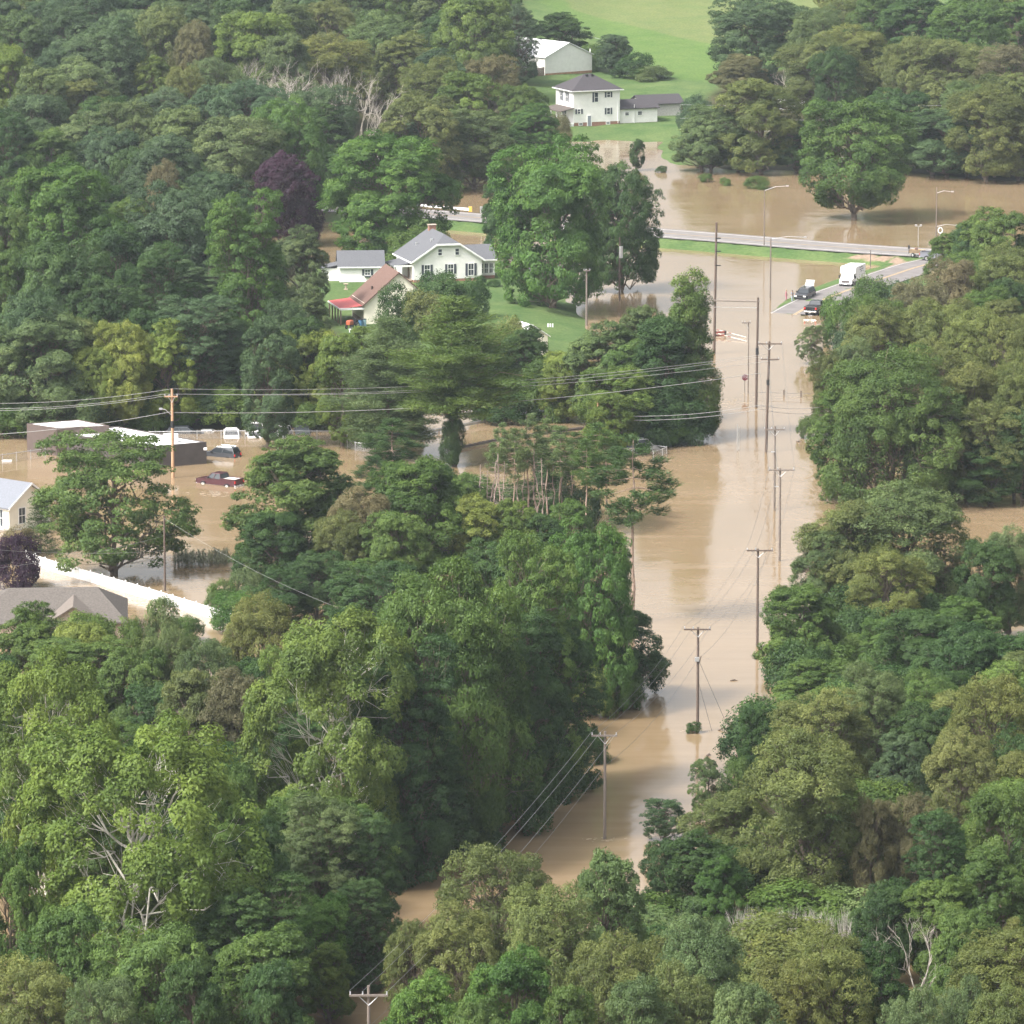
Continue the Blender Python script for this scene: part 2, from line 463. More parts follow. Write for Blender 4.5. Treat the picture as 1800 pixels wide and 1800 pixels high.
# ------------------------------------------------------------------ flood water
def water_mat():
    m = bpy.data.materials.new('muddy_water'); m.use_nodes = True
    n, l = nt(m); b = n['Principled BSDF']
    b.inputs['Roughness'].default_value = 0.07
    b.inputs['IOR'].default_value = 1.33
    b.inputs['Specular IOR Level'].default_value = 0.5
    g = n.new('ShaderNodeNewGeometry')
    def noise(scale, st, det=4, rough=0.5, dist=0.0):
        mp = n.new('ShaderNodeMapping'); mp.inputs['Scale'].default_value = st
        l.new(g.outputs['Position'], mp.inputs['Vector'])
        t = n.new('ShaderNodeTexNoise'); t.inputs['Scale'].default_value = scale; t.inputs['Detail'].default_value = det
        t.inputs['Roughness'].default_value = rough; t.inputs['Distortion'].default_value = dist
        l.new(mp.outputs[0], t.inputs['Vector']); return t.outputs['Fac']
    silt = noise(0.05, (1.0, 0.35, 1), 6, 0.6, 0.8)
    r = n.new('ShaderNodeValToRGB'); r.color_ramp.elements[0].position = 0.3; r.color_ramp.elements[1].position = 0.72
    r.color_ramp.elements[0].color = (0.188, 0.131, 0.070, 1); r.color_ramp.elements[1].color = (0.260, 0.190, 0.120, 1)
    streak = noise(0.35, (0.13, 1.0, 1), 5, 0.65, 0.6)
    sx_ = n.new('ShaderNodeMath'); sx_.operation = 'MULTIPLY_ADD'; sx_.inputs[1].default_value = 0.55
    l.new(streak, sx_.inputs[0])
    s2_ = n.new('ShaderNodeMath'); s2_.operation = 'MULTIPLY_ADD'; s2_.inputs[1].default_value = 0.75; s2_.inputs[2].default_value = -0.15; l.new(silt, s2_.inputs[0]); l.new(s2_.outputs[0], sx_.inputs[2])
    rr_ = n.new('ShaderNodeMapRange'); rr_.inputs['From Min'].default_value = 0.35; rr_.inputs['From Max'].default_value = 0.65; rr_.inputs['To Min'].default_value = 0.04; rr_.inputs['To Max'].default_value = 0.15
    l.new(streak, rr_.inputs['Value']); l.new(rr_.outputs[0], b.inputs['Roughness'])
    l.new(sx_.outputs[0], r.inputs['Fac']); l.new(r.outputs[0], b.inputs['Base Color'])
    # ripples: short chop, long swell, and rough current patches
    w1 = noise(1.1, (1.0, 0.55, 1), 3, 0.5)
    w2 = noise(0.22, (1.0, 0.6, 1), 3, 0.5)
    w3 = noise(0.5, (0.8, 0.3, 1), 4, 0.6, 1.2)
    patch = noise(0.018, (1.0, 0.5, 1), 3, 0.5)
    pr = n.new('ShaderNodeMapRange'); pr.inputs['From Min'].default_value = 0.5; pr.inputs['From Max'].default_value = 0.72
    l.new(patch, pr.inputs['Value'])
    def mul(a, k):
        x = n.new('ShaderNodeMath'); x.operation = 'MULTIPLY'; l.new(a, x.inputs[0])
        if isinstance(k, float): x.inputs[1].default_value = k
        else: l.new(k, x.inputs[1])
        return x.outputs[0]
    def add(a, c):
        x = n.new('ShaderNodeMath'); x.operation = 'ADD'; l.new(a, x.inputs[0]); l.new(c, x.inputs[1]); return x.outputs[0]
    h = add(add(mul(w1, 0.008), mul(w2, 0.030)), mul(mul(w3, pr.outputs[0]), 0.13))
    bp = n.new('ShaderNodeBump'); bp.inputs['Strength'].default_value = 1.0; bp.inputs['Distance'].default_value = 1.0
    l.new(h, bp.inputs['Height']); l.new(bp.outputs[0], b.inputs['Normal'])
    return m
WATER = water_mat()
wme = bpy.data.meshes.new('flood_water')
wme.from_pydata([(-700, -100, 0), (700, -100, 0), (700, 1400, 0), (-700, 1400, 0)], [], [(0, 1, 2, 3)])
wme.materials.append(WATER)
tag(link('flood_water', wme), kind='structure', label='brown flood water covering the street and the yards')

# ------------------------------------------------------------------ roads
ASPH = mat('asphalt', (0.18, 0.168, 0.162), 0.85, 0.12, 0.6, spec=0.2)
ASPH2 = mat('side_asphalt', (0.165, 0.152, 0.148), 0.85, 0.14, 0.6, spec=0.2)
WHITEP = mat('white_road_paint', (0.52, 0.50, 0.47), 0.7, 0.1, 4)
YELP = mat('yellow_road_paint', (0.40, 0.29, 0.16), 0.7, 0.1, 4)
def smooth_line(pts, n=10):
    P = [np.array(p, float) for p in pts]; out = []
    for i in range(len(P) - 1):
        p0, p1, p2, p3 = P[max(i - 1, 0)], P[i], P[i + 1], P[min(i + 2, len(P) - 1)]
        for k in range(n):
            t = k / n
            out.append(0.5 * ((2 * p1) + (-p0 + p2) * t + (2 * p0 - 5 * p1 + 4 * p2 - p3) * t * t + (-p0 + 3 * p1 - 3 * p2 + p3) * t ** 3))
    out.append(P[-1]); return out
def ribbon(name, line, a, b_, dz, m, parent=None, th=0.0):
    vs, fs = [], []
    for i, p in enumerate(line):
        q0, q1 = line[max(i - 1, 0)], line[min(i + 1, len(line) - 1)]
        t = Vector((q1[0] - q0[0], q1[1] - q0[1])).normalized(); nrm = Vector((-t.y, t.x))
        for o in (a, b_):
            vs.append((p[0] + nrm.x * o, p[1] + nrm.y * o, p[2] + dz))
    for i in range(len(line) - 1):
        fs.append((2 * i, 2 * i + 1, 2 * i + 3, 2 * i + 2))
    me = bpy.data.meshes.new(name); me.from_pydata(vs, [], fs); me.materials.append(m); me.update()
    return link(name, me, parent)
HL = smooth_line(HW); SL = smooth_line(SR)
hwy = ribbon('highway', HL, -5.2, 5.2, 0.10, ASPH); tag(hwy, kind='structure', label='grey two lane road on a low bank above the flood')
ribbon('edge_line', HL, 3.75, 4.0, 0.12, WHITEP, hwy)
ribbon('edge_line', HL, -4.0, -3.75, 0.12, WHITEP, hwy)
ribbon('centre_line', HL, 0.08, 0.2, 0.12, YELP, hwy); ribbon('centre_line', HL, -0.2, -0.08, 0.12, YELP, hwy)
sid = ribbon('side_road', SL, -3.9, 3.9, 0.07, ASPH2); tag(sid, kind='structure', label='asphalt side road that sinks into the flood')
ribbon('centre_line', SL, 0.07, 0.24, 0.09, YELP, sid); ribbon('centre_line', SL, -0.24, -0.07, 0.09, YELP, sid)
ribbon('edge_line', SL, 3.5, 3.62, 0.09, WHITEP, sid)
# ------------------------------------------------------------------ buildings
WHITE = boards('white_siding', (0.80, 0.79, 0.77), 0.2)
TRIM = mat('white_trim', (0.82, 0.82, 0.81), 0.5, 0.03, 2)
CREAM = boards('cream_siding', (0.80, 0.75, 0.63), 0.2)
CREAM2 = boards('pale_yellow_siding', (0.82, 0.79, 0.69), 0.22)
GREYROOF = mat('grey_shingles', (0.105, 0.108, 0.118), 0.9, 0.22, 5, spec=0.2, bump=0.4, stretch=(1, 3, 3))
DARKROOF = mat('dark_shingles', (0.055, 0.05, 0.055), 0.9, 0.25, 5, spec=0.2, bump=0.4, stretch=(1, 3, 3))
BROWNROOF = mat('brown_shingles', (0.135, 0.085, 0.07), 0.9, 0.15, 5, spec=0.2, bump=0.4)
TANROOF = mat('tan_shingles', (0.105, 0.093, 0.084), 0.9, 0.22, 5, spec=0.2, bump=0.4)
REDROOF = mat('red_metal_roof', (0.42, 0.075, 0.07), 0.55, 0.1, 2)
BRICK = mat('red_brick', (0.28, 0.15, 0.105), 0.9, 0.25, 14)
STONE = mat('pale_stone', (0.42, 0.34, 0.27), 0.9, 0.3, 3.5, bump=0.5)
GLASS = mat('window_glass', (0.045, 0.055, 0.065), 0.08, spec=0.6)
SHUT = mat('dark_shutter', (0.055, 0.062, 0.08), 0.6, 0.1, 4)
GREYDOOR = mat('grey_door', (0.25, 0.27, 0.31), 0.5)
METAL = mat('galvanised_metal', (0.52, 0.53, 0.54), 0.45, 0.08, 3, metal=0.6)
ROOFW = mat('white_membrane', (0.84, 0.84, 0.83), 0.6, 0.06, 0.6)
BLOCKW = mat('brown_block', (0.095, 0.072, 0.064), 0.85, 0.1, 1.5, bump=0.2)
BLOCKD = mat('dark_brown_block', (0.068, 0.058, 0.055), 0.85, 0.12, 1.5, bump=0.2)
WOOD = mat('weathered_wood', (0.20, 0.145, 0.11), 0.9, 0.3, 4, stretch=(6, 6, 0.5))
POLEW = mat('pole_wood', (0.105, 0.078, 0.064), 0.9, 0.25, 3, stretch=(5, 5, 0.4))
POLEG = mat('grey_pole_wood', (0.165, 0.138, 0.12), 0.9, 0.2, 3, stretch=(5, 5, 0.4))
POLET = mat('tan_pole_wood', (0.42, 0.26, 0.16), 0.85, 0.15, 3, stretch=(5, 5, 0.4))
BLACK = mat('black_rubber', (0.015, 0.015, 0.017), 0.8)

class Face:
    """maps (u along the wall, z, d outwards) of one wall of a house to house coordinates"""
    def __init__(s, o, ux, uy, nx_, ny_): s.o, s.u, s.n = o, (ux, uy), (nx_, ny_)
    def box(s, mb, u0, u1, z0, z1, d0, d1):
        c = [(s.o[0] + u * s.u[0] + d * s.n[0], s.o[1] + u * s.u[1] + d * s.n[1]) for u, d in ((u0, d0), (u1, d0), (u1, d1), (u0, d1))]
        return mb.prism(c, z0, z1)
def window(par, f, u, z, w, h, shutters='both', sill=True, door=False, panes=2, sm=None, proud=0.0):
    """frame > pane, sash bars; shutters are parts of the house"""
    a, b, lo, hi = u - w / 2, u + w / 2, z - h / 2, z + h / 2; t = 0.08; p = proud
    m = MB()
    f.box(m, a - t, a, lo - t, hi + t, p, p + 0.09); f.box(m, b, b + t, lo - t, hi + t, p, p + 0.09)
    f.box(m, a, b, hi, hi + t, p, p + 0.09); f.box(m, a, b, lo - t, lo, p, p + 0.12)
    fr = m.build('window', TRIM, par)
    f.box(MB(), a, b, lo, hi, p + 0.006, p + 0.03).build('pane', GLASS, fr)
    m = MB(); f.box(m, a, b, z - 0.03, z + 0.03, p + 0.033, p + 0.07)
    if panes > 2: f.box(m, u - 0.02, u + 0.02, lo, z - 0.032, p + 0.033, p + 0.06); f.box(m, u - 0.02, u + 0.02, z + 0.032, hi, p + 0.033, p + 0.06)
    m.build('sash', TRIM, fr)
    sw = 0.36
    for sd in (-1, 1):
        if shutters == 'both' or (shutters == 'left' and sd < 0) or (shutters == 'right' and sd > 0):
            c = u + sd * (w / 2 + t + sw / 2 + 0.02)
            f.box(MB(), c - sw / 2, c + sw / 2, lo - 0.05, hi + 0.05, p + 0.004, p + 0.06).build('shutter', sm or SHUT, par)
    return fr
def hip_roof(x0, x1, y0, y1, z, rise, ridge, m, par, ov=0.45, th=0.14, along='x'):
    x0 -= ov; x1 += ov; y0 -= ov; y1 += ov
    cx, cy = (x0 + x1) / 2, (y0 + y1) / 2
    a, b = ((cx - ridge / 2, cy), (cx + ridge / 2, cy)) if along == 'x' else ((cx, cy - ridge / 2), (cx, cy + ridge / 2))
    A, B, C, D = (x0, y0, z), (x1, y0, z), (x1, y1, z), (x0, y1, z); P, Q = a + (z + rise,), b + (z + rise,)
    mb = MB()
    vs = [A, B, C, D, P, Q] + [(x, y, z - th) for x, y, z in (A, B, C, D)]
    fs = [(0, 1, 5, 4), (2, 3, 4, 5), (1, 2, 5), (3, 0, 4)] if along == 'x' else [(0, 1, 4), (1, 2, 5, 4), (2, 3, 5), (3, 0, 4, 5)]
    mb.add(vs, fs + [(0, 6, 7, 1), (1, 7, 8, 2), (2, 8, 9, 3), (3, 9, 6, 0), (6, 9, 8, 7)])
    return mb.build('roof', m, par)
def gable_roof(x0, x1, y0, y1, z, rise, m, par, ov=0.35, th=0.14, along='x', name='roof'):
    mb = MB(); x0 -= ov; x1 += ov; y0 -= ov; y1 += ov
    if along == 'x':
        cy = (y0 + y1) / 2
        prof = [(y0, z), (cy, z + rise), (y1, z), (y1, z - th), (cy, z + rise - th), (y0, z - th)]
        mb.profile(prof, x0, x1)
    else:
        cx = (x0 + x1) / 2
        prof = [(x0, z), (cx, z + rise), (x1, z), (x1, z - th), (cx, z + rise - th), (x0, z - th)]
        vs = [(x, y0, zz) for x, zz in prof] + [(x, y1, zz) for x, zz in prof]; n_ = 6
        mb.add(vs, [tuple(range(n_)), tuple(range(n_, 12))[::-1]] + [(n_ + i, n_ + (i + 1) % n_, (i + 1) % n_, i) for i in range(n_)])
    return mb.build(name, m, par)
def gable_walls(x0, x1, y0, y1, z0, z, rise, along='x'):
    mb = MB()
    if along == 'x': mb.profile([(y0, z0), (y1, z0), (y1, z), ((y0 + y1) / 2, z + rise), (y0, z)], x0, x1)
    else:
        prof = [(x0, z0), (x1, z0), (x1, z), ((x0 + x1) / 2, z + rise), (x0, z)]
        vs = [(x, y0, zz) for x, zz in prof] + [(x, y1, zz) for x, zz in prof]
        mb.add(vs, [tuple(range(5)), tuple(range(5, 10))[::-1]] + [(5 + i, 5 + (i + 1) % 5, (i + 1) % 5, i) for i in range(5)])
    return mb

# --- two-storey farmhouse
FH = empty('farmhouse', place(1008, 222), R(23), 'white two-storey farmhouse with dark hip roof above the flooded lawn', 'house')
L_, D_ = 9.7, 8.4
box('foundation', 0.02, L_ - 0.02, 0.02, D_ - 0.02, -1.5, 0.62, BRICK, FH)
box('wall', 0, L_, 0, D_, 0.62, 6.7, WHITE, FH)
rf = hip_roof(0, L_, 0, D_, 6.72, 2.75, 1.6, DARKROOF, FH, 0.55)
for x in (4.3, 5.4): MB().box(x - 0.2, x + 0.2, 3.3, 3.7, 9.0, 9.45).build('roof_vent', BLACK, rf)
MB().box(-0.58, L_ + 0.58, -0.62, -0.56, 6.56, 6.72).build('gutter', TRIM, FH); MB().box(-0.62, -0.56, -0.5, D_ + 0.5, 6.56, 6.72).build('gutter', TRIM, FH)
ff = Face((0, 0), 1, 0, 0, -1); fl = Face((0, D_), 0, -1, -1, 0)
window(FH, ff, 4.75, 5.35, 0.7, 1.75, 'left'); window(FH, ff, 7.3, 5.75, 0.62, 0.95); window(FH, ff, 1.15, 2.75, 0.6, 0.85); window(FH, ff, 7.3, 2.6, 0.62, 1.15)
window(FH, fl, 2.6, 5.3, 0.75, 1.7, 'both'); window(FH, fl, 5.4, 5.3, 0.75, 1.7, 'both')
dr = MB(); ff.box(dr, 2.95, 3.65, -0.1, 1.85, 0.005, 0.06); dr.build('door', GREYDOOR, FH)
dr = MB(); ff.box(dr, 2.83, 2.94, -0.1, 1.97, 0, 0.09); ff.box(dr, 3.66, 3.77, -0.1, 1.97, 0, 0.09); ff.box(dr, 2.94, 3.66, 1.86, 1.97, 0, 0.09); dr.build('door_frame', TRIM, FH)
for u in (1.5, 7.2): window(FH, ff, u, 0.33, 0.7, 0.38, 'none')
ds = MB(); ff.box(ds, 9.25, 9.36, 0.2, 6.5, 0.01, 0.1); ds.build('downspout', TRIM, FH)
# porch on its left side
box('porch_floor', -2.7, -0.02, -0.3, 7.6, 0.3, 0.62, TRIM, FH); box('porch_skirt', -2.65, -0.04, -0.25, 7.5, -1.5, 0.3, TRIM, FH)
MB().slab([(-3.0, -0.5, 2.95), (-0.02, -0.5, 3.5), (-0.02, 7.9, 3.5), (-3.0, 7.9, 2.95)], 0.16).build('porch_roof', mat('grey_brown_shingles', (0.085, 0.07, 0.062), 0.9, 0.2, 4), FH)
for y in (-0.2, 2.4, 5.0, 7.4): box('porch_post', -2.6, -2.42, y - 0.09, y + 0.09, 0.62, 2.85, TRIM, FH)
MB().box(-2.56, -2.46, -0.1, 7.3, 1.35, 1.43).box(-2.56, -2.46, -0.1, 7.3, 0.75, 0.82).build('porch_rail', TRIM, FH)
window(FH, fl, 4.6, 1.9, 1.1, 1.6, 'none'); MB().box(-0.06, -0.005, 4.8, 5.8, 0.64, 2.7).build('porch_door', SHUT, FH)
# single-storey addition on its right
gable_walls(L_ + 0.01, L_ + 8.1, 0.5, 6.2, 0.1, 2.85, 1.3).build('addition_wall', WHITE, FH)
box('addition_foundation', L_ + 0.03, L_ + 8.08, 0.55, 6.1, -1.5, 0.1, BRICK, FH)
gable_roof(L_ + 0.4, L_ + 8.1, 0.5, 6.2, 2.9, 1.5, DARKROOF, FH, 0.4, name='addition_roof')
fa = Face((L_, 0.5), 1, 0, 0, -1)
window(FH, fa, 1.7, 1.85, 0.75, 0.55, 'none'); window(FH, fa, 4.4, 1.9, 0.85, 0.65, 'none')
MB().tube([(L_ + 3.2, 0.38, -0.5), (L_ + 3.2, 0.38, 3.6)], 0.06).build('vent_pipe', TRIM, FH)
# --- shed behind
SH = empty('shed', place(1128, 207), R(20), 'low dark-roofed shed behind the farmhouse addition', 'shed')
gable_walls(0, 8.5, 0, 6, -1, 2.6, 1.3).build('wall', mat('weathered_grey_board', (0.42, 0.41, 0.39), 0.8, 0.15, 3), SH)
gable_roof(0, 8.5, 0, 6, 2.65, 1.5, DARKROOF, SH, 0.4)
MB().box(8.2, 8.56, -0.05, -0.005, -0.5, 2.1).build('door', WOOD, SH)
# --- barn
BN = empty('barn', place(958, 132.5), R(38), 'white metal barn with pale gable end behind the farmhouse', 'barn')
gable_walls(0, 12.2, 0, 20, -1.5, 3.6, 2.5, 'y').build('wall', boards('white_sheet_metal', (0.82, 0.81, 0.78), 0.3, 'X', 0.25), BN)
gable_roof(0, 12.2, 0, 20, 3.66, 2.72, mat('white_metal_roof', (0.86, 0.87, 0.88), 0.4, 0.04, 1), BN, 0.3, along='y')
MB().box(0.02, 12.18, -0.06, -0.005, -1.0, 0.35).build('skirt_board', mat('rust_board', (0.35, 0.20, 0.12), 0.8, 0.2, 2), BN)
MB().tube([(12.9, 1.5, -1), (12.9, 1.5, 4.6)], 0.09).build('vent_pipe', TRIM, BN)
# --- wooden fence by the barn
a, b = place(924, 134), place(957, 133); WF = empty('wooden_fence', a, math.atan2(b[1] - a[1], b[0] - a[0]), 'short brown wooden fence against the left end of the white barn', 'fence')
ln = math.hypot(b[0] - a[0], b[1] - a[1]); k = int(ln / 0.32); proto = None
for i in range(k):
    if proto is None: proto = MB().box(0, 0.28, -0.02, 0.02, -0.5, 1.6).mesh('plank'); proto.materials.append(WOOD)
    p = link('plank', proto, WF); p.location = (i * ln / k, 0, random.uniform(-0.06, 0.06))
MB().box(0, ln, 0.03, 0.1, 0.3, 0.4).box(0, ln, 0.03, 0.1, 1.1, 1.2).build('rail', WOOD, WF)

# --- bungalow
BG = empty('bungalow', place(727, 497), R(15.5), 'white bungalow with grey clipped-gable roof and sunroom on the green lawn', 'house')
L_, D_ = 10.6, 10.4
box('foundation', 0.03, L_ - 0.03, 0.03, D_ - 0.03, -1.5, 0.4, BRICK, BG)
sl, ov, ez = 0.66, 0.45, 3.15
zc = 5.75; xl = -ov + (zc - ez) / sl; xr = L_ - xl; zr = ez + sl * (L_ / 2 + ov)
prof = [(0, 0.4), (L_, 0.4), (L_, ez + sl * ov - 0.12), (xr + 0.2, zc - 0.18), (xl - 0.2, zc - 0.18), (0, ez + sl * ov - 0.12)]
mb = MB(); vs = [(x, 0, z) for x, z in prof] + [(x, D_, z) for x, z in prof]
mb.add(vs, [tuple(range(6)), tuple(range(6, 12))[::-1]] + [(6 + i, 6 + (i + 1) % 6, (i + 1) % 6, i) for i in range(6)]); mb.build('wall', WHITE, BG)
yb_ = D_ + ov; c = L_ / 2
mb = MB()
mb.slab([(-ov, -ov, ez), (xl, -ov, zc), (c, 2.1, zr), (c, yb_, zr), (-ov, yb_, ez)], 0.15)
mb.slab([(L_ + ov, -ov, ez), (L_ + ov, yb_, ez), (c, yb_, zr), (c, 2.1, zr), (xr, -ov, zc)], 0.15)
mb.slab([(xl, -ov, zc), (xr, -ov, zc), (c, 2.1, zr)], 0.15)
rf = mb.build('roof', GREYROOF, BG)
mb = MB()
for q0, q1 in (((-ov, ez), (xl, zc)), ((xl, zc), (xr, zc)), ((xr, zc), (L_ + ov, ez))):
    mb.add([(q0[0], -ov - 0.05, q0[1] - 0.28), (q1[0], -ov - 0.05, q1[1] - 0.28), (q1[0], -ov - 0.05, q1[1] + 0.02), (q0[0], -ov - 0.05, q0[1] + 0.02),
            (q0[0], -ov - 0.003, q0[1] - 0.28), (q1[0], -ov - 0.003, q1[1] - 0.28), (q1[0], -ov - 0.003, q1[1] + 0.02), (q0[0], -ov - 0.003, q0[1] + 0.02)],
           [(0, 1, 2, 3), (7, 6, 5, 4), (0, 4, 5, 1), (3, 2, 6, 7), (0, 3, 7, 4), (1, 5, 6, 2)])
mb.build('barge_board', TRIM, BG)
MB().box(-ov - 0.07, -ov - 0.005, -ov, yb_, ez - 0.2, ez).build('gutter', TRIM, BG)
ch = MB().box(c - 0.55, c + 0.55, D_ - 1.4, D_ - 0.7, zr - 0.6, zr + 0.5).build('chimney', BRICK, rf)
MB().box(c - 0.65, c + 0.65, D_ - 1.5, D_ - 0.6, zr + 0.5, zr + 0.6).build('cap', STONE, rf)
for y, x in ((6.5, 2.2), (3.0, 3.6)): MB().box(x - 0.17, x + 0.17, y - 0.17, y + 0.17, ez + sl * (x + ov) - 0.2, ez + sl * (x + ov) + 0.35).build('roof_vent', METAL, rf)
ff = Face((0, 0), 1, 0, 0, -1)
for u in (4.1, 6.75): window(BG, ff, u, 4.45, 0.55, 0.9, 'none')
for u, h, z in ((2.1, 1.35, 1.9), (5.75, 1.35, 1.9), (8.9, 1.75, 1.7)): window(BG, ff, u, z, 0.8, h, 'both', panes=4)
# side porch
MB().slab([(-2.9, 0.6, 2.5), (-0.02, 0.6, 3.0), (-0.02, 6.5, 3.0), (-2.9, 6.5, 2.5)], 0.14).build('porch_roof', GREYROOF, BG)
box('porch_fascia', -2.9, -0.02, 0.5, 0.58, 2.34, 2.6, TRIM, BG); box('porch_floor', -2.8, -0.02, 0.7, 6.3, 0.2, 0.42, STONE, BG); box('porch_skirt', -2.75, -0.04, 0.75, 6.2, -1.2, 0.2, BRICK, BG)
for y in (0.8, 3.4, 6.1): box('porch_post', -2.75, -2.6, y - 0.08, y + 0.08, 0.42, 2.42, TRIM, BG)
box('porch_door', -0.06, -0.005, 2.4, 3.3, 0.44, 2.5, WOOD, BG)
# sunroom wing
box('wing_foundation', L_ + 0.01, L_ + 2.55, 2.0, 9.0, -1.5, 0.45, BRICK, BG); box('wing_wall', L_ + 0.01, L_ + 2.55, 1.95, 9.0, 0.45, 2.9, WHITE, BG)
MB().profile([(1.5, 2.9), (5.6, 4.75), (9.5, 2.9), (9.5, 2.76), (5.6, 4.6), (1.5, 2.76)], L_ - 1.9, L_ + 2.95).build('wing_roof', GREYROOF, BG)
MB().profile([(1.96, 2.9), (8.99, 2.9), (5.6, 4.45)], L_ + 0.6, L_ + 2.54).build('wing_gable', WHITE, BG)
MB().box(L_ + 0.46, L_ + 2.97, 1.43, 1.5, 2.72, 2.9).build('gutter', TRIM, BG)
fw = Face((L_, 1.95), 1, 0, 0, -1); fw2 = Face((L_ + 2.55, 1.95), 0, 1, 1, 0)
for u in (0.45, 1.2, 1.95): window(BG, fw, u, 1.55, 0.52, 1.45, 'none', panes=4)
for u in (1.2, 2.4, 3.6): window(BG, fw2, u, 1.6, 0.9, 1.4, 'none', panes=4)

# --- garage
GA = empty('garage', place(597, 496), R(4), 'small white garage with grey roof and flower box, left of the bungalow', 'garage')
gable_walls(0, 6.5, 0, 5.6, -1.2, 2.3, 1.85).build('wall', WHITE, GA); gable_roof(0, 6.5, 0, 5.6, 2.34, 2.1, GREYROOF, GA, 0.35)
MB().box(-0.35, 6.85, -0.42, -0.36, 2.15, 2.33).build('gutter', TRIM, GA)
fg = Face((0, 0), 1, 0, 0, -1); window(GA, fg, 4.2, 1.45, 0.75, 0.8, 'both', panes=4)
fb = MB(); fg.box(fb, 3.75, 4.65, 0.72, 0.93, 0.05, 0.3); fb.build('flower_box', SHUT, GA)
box('annex_wall', -2.5, -0.01, 1.6, 5.2, -1.2, 1.9, WHITE, GA)
MB().slab([(-2.8, 1.3, 1.92), (-0.01, 1.3, 2.5), (-0.01, 5.4, 2.5), (-2.8, 5.4, 1.92)], 0.12).build('annex_roof', GREYROOF, GA)

# --- steep brown roofed outbuilding with red lean-to
OB = empty('outbuilding', place(701, 568), R(13), 'cream outbuilding with a steep brown roof and a red lean-to', 'outbuilding')
hw, D_ = 5.0, 8.8
zr, ez = 7.35, 3.0
mb = MB(); prof = [(-hw, -0.6), (hw, -0.6), (hw, ez), (0, zr - 0.25), (-hw, ez)]
vs = [(x, 0, z) for x, z in prof] + [(x, D_, z) for x, z in prof]
mb.add(vs, [tuple(range(5)), tuple(range(5, 10))[::-1]] + [(5 + i, 5 + (i + 1) % 5, (i + 1) % 5, i) for i in range(5)]); mb.build('wall', CREAM, OB)
mb = MB(); e = ez - 0.35; x_ = hw + 0.4
mb.slab([(-x_, -0.4, e), (0, -0.4, zr), (0, D_ + 0.4, zr), (-x_, D_ + 0.4, e)], 0.18); mb.slab([(x_, -0.4, e), (x_, D_ + 0.4, e), (0, D_ + 0.4, zr), (0, -0.4, zr)], 0.18)
rf = mb.build('roof', BROWNROOF, OB)
MB().box(-3.3, -3.1, 3.0, 3.2, 4.2, 5.0).build('roof_vent', BLACK, rf)
MB().slab([(-8.5, -0.1, 2.35), (-5.02, -0.1, 2.72), (-5.02, 8.6, 2.72), (-8.5, 8.6, 2.35)], 0.07).build('lean_to_roof', REDROOF, OB)
MB().box(-8.5, -5.05, -0.2, -0.11, 2.12, 2.4).build('fascia', TRIM, OB); MB().box(-8.58, -8.51, -0.1, 8.6, 2.15, 2.36).build('fascia', TRIM, OB)
for y in (0.1, 2.1, 4.2, 6.3, 8.4): box('post', -8.45, -8.27, y - 0.09, y + 0.09, -0.8, 2.2, WOOD, OB)
MB().box(-5.06, -5.0, 0.5, 8, -0.5, 0.6).build('skirt_board', STONE, OB)
# things under the lean-to
ORANGE = mat('orange_paint', (0.42, 0.11, 0.055), 0.4); BLUE = mat('blue_plastic', (0.08, 0.19, 0.33), 0.4)
def wheel(par, c, r, w, rim=None, ax='x'):
    t = MB().disc(c, r, ax, w, 18).build('wheel', BLACK, par)
    MB().disc(c, r * 0.62, ax, w + 0.03, 14).build('rim', rim or METAL, t); return t
TR = empty('garden_tractor', place(619, 577), R(-35), 'small orange garden tractor parked under the red lean-to', 'tractor')
MB().box(-0.35, 0.35, -1.0, -0.1, 0.55, 1.05).frustum((-0.35, 0.35, -1.0, -0.1), (-0.28, 0.28, -0.9, -0.1), 1.05, 1.2).build('hood', ORANGE, TR, 0.04)
MB().box(-0.5, 0.5, -0.1, 0.9, 0.5, 0.65).build('deck', BLACK, TR); MB().box(-0.28, 0.28, 0.35, 0.8, 0.65, 0.85).box(-0.28, 0.28, 0.72, 0.85, 0.85, 1.3).build('seat', BLACK, TR, 0.04)
MB().tube([(0, 0.0, 0.9), (0, 0.2, 1.35)], 0.03).disc((0, 0.22, 1.37), 0.2, 'z', 0.04).build('steering_wheel', BLACK, TR)
for x in (-0.5, 0.5): wheel(TR, (x, 0.55, 0.42), 0.42, 0.24); wheel(TR, (x * 0.9, -0.75, 0.26), 0.26, 0.16)
for i, (px, py) in enumerate(((634, 574), (640, 573))):
    bb = empty('barrel', place(px, py), 0, ('dark blue' if i == 0 else 'pale blue') + ' plastic barrel beside the orange garden tractor', 'barrel', 'barrels by the lean-to')
    MB().tube([(0, 0, 0), (0, 0, 0.45), (0, 0, 0.95)], 0.32, 14).build('body', BLUE if i == 0 else mat('pale_blue_plastic', (0.30, 0.45, 0.55), 0.4), bb); MB().disc((0, 0, 0.98), 0.34, 'z', 0.06).build('lid', BLACK, bb)
pb = empty('bench', place(622, 584), R(8), 'low pale bench in front of the orange garden tractor', 'bench')
MB().box(-0.7, 0.7, -0.2, 0.2, 0.4, 0.46).build('seat', TRIM, pb)
for x in (-0.6, 0.6): MB().box(x - 0.04, x + 0.04, -0.18, 0.18, -0.2, 0.4).build('leg', TRIM, pb)
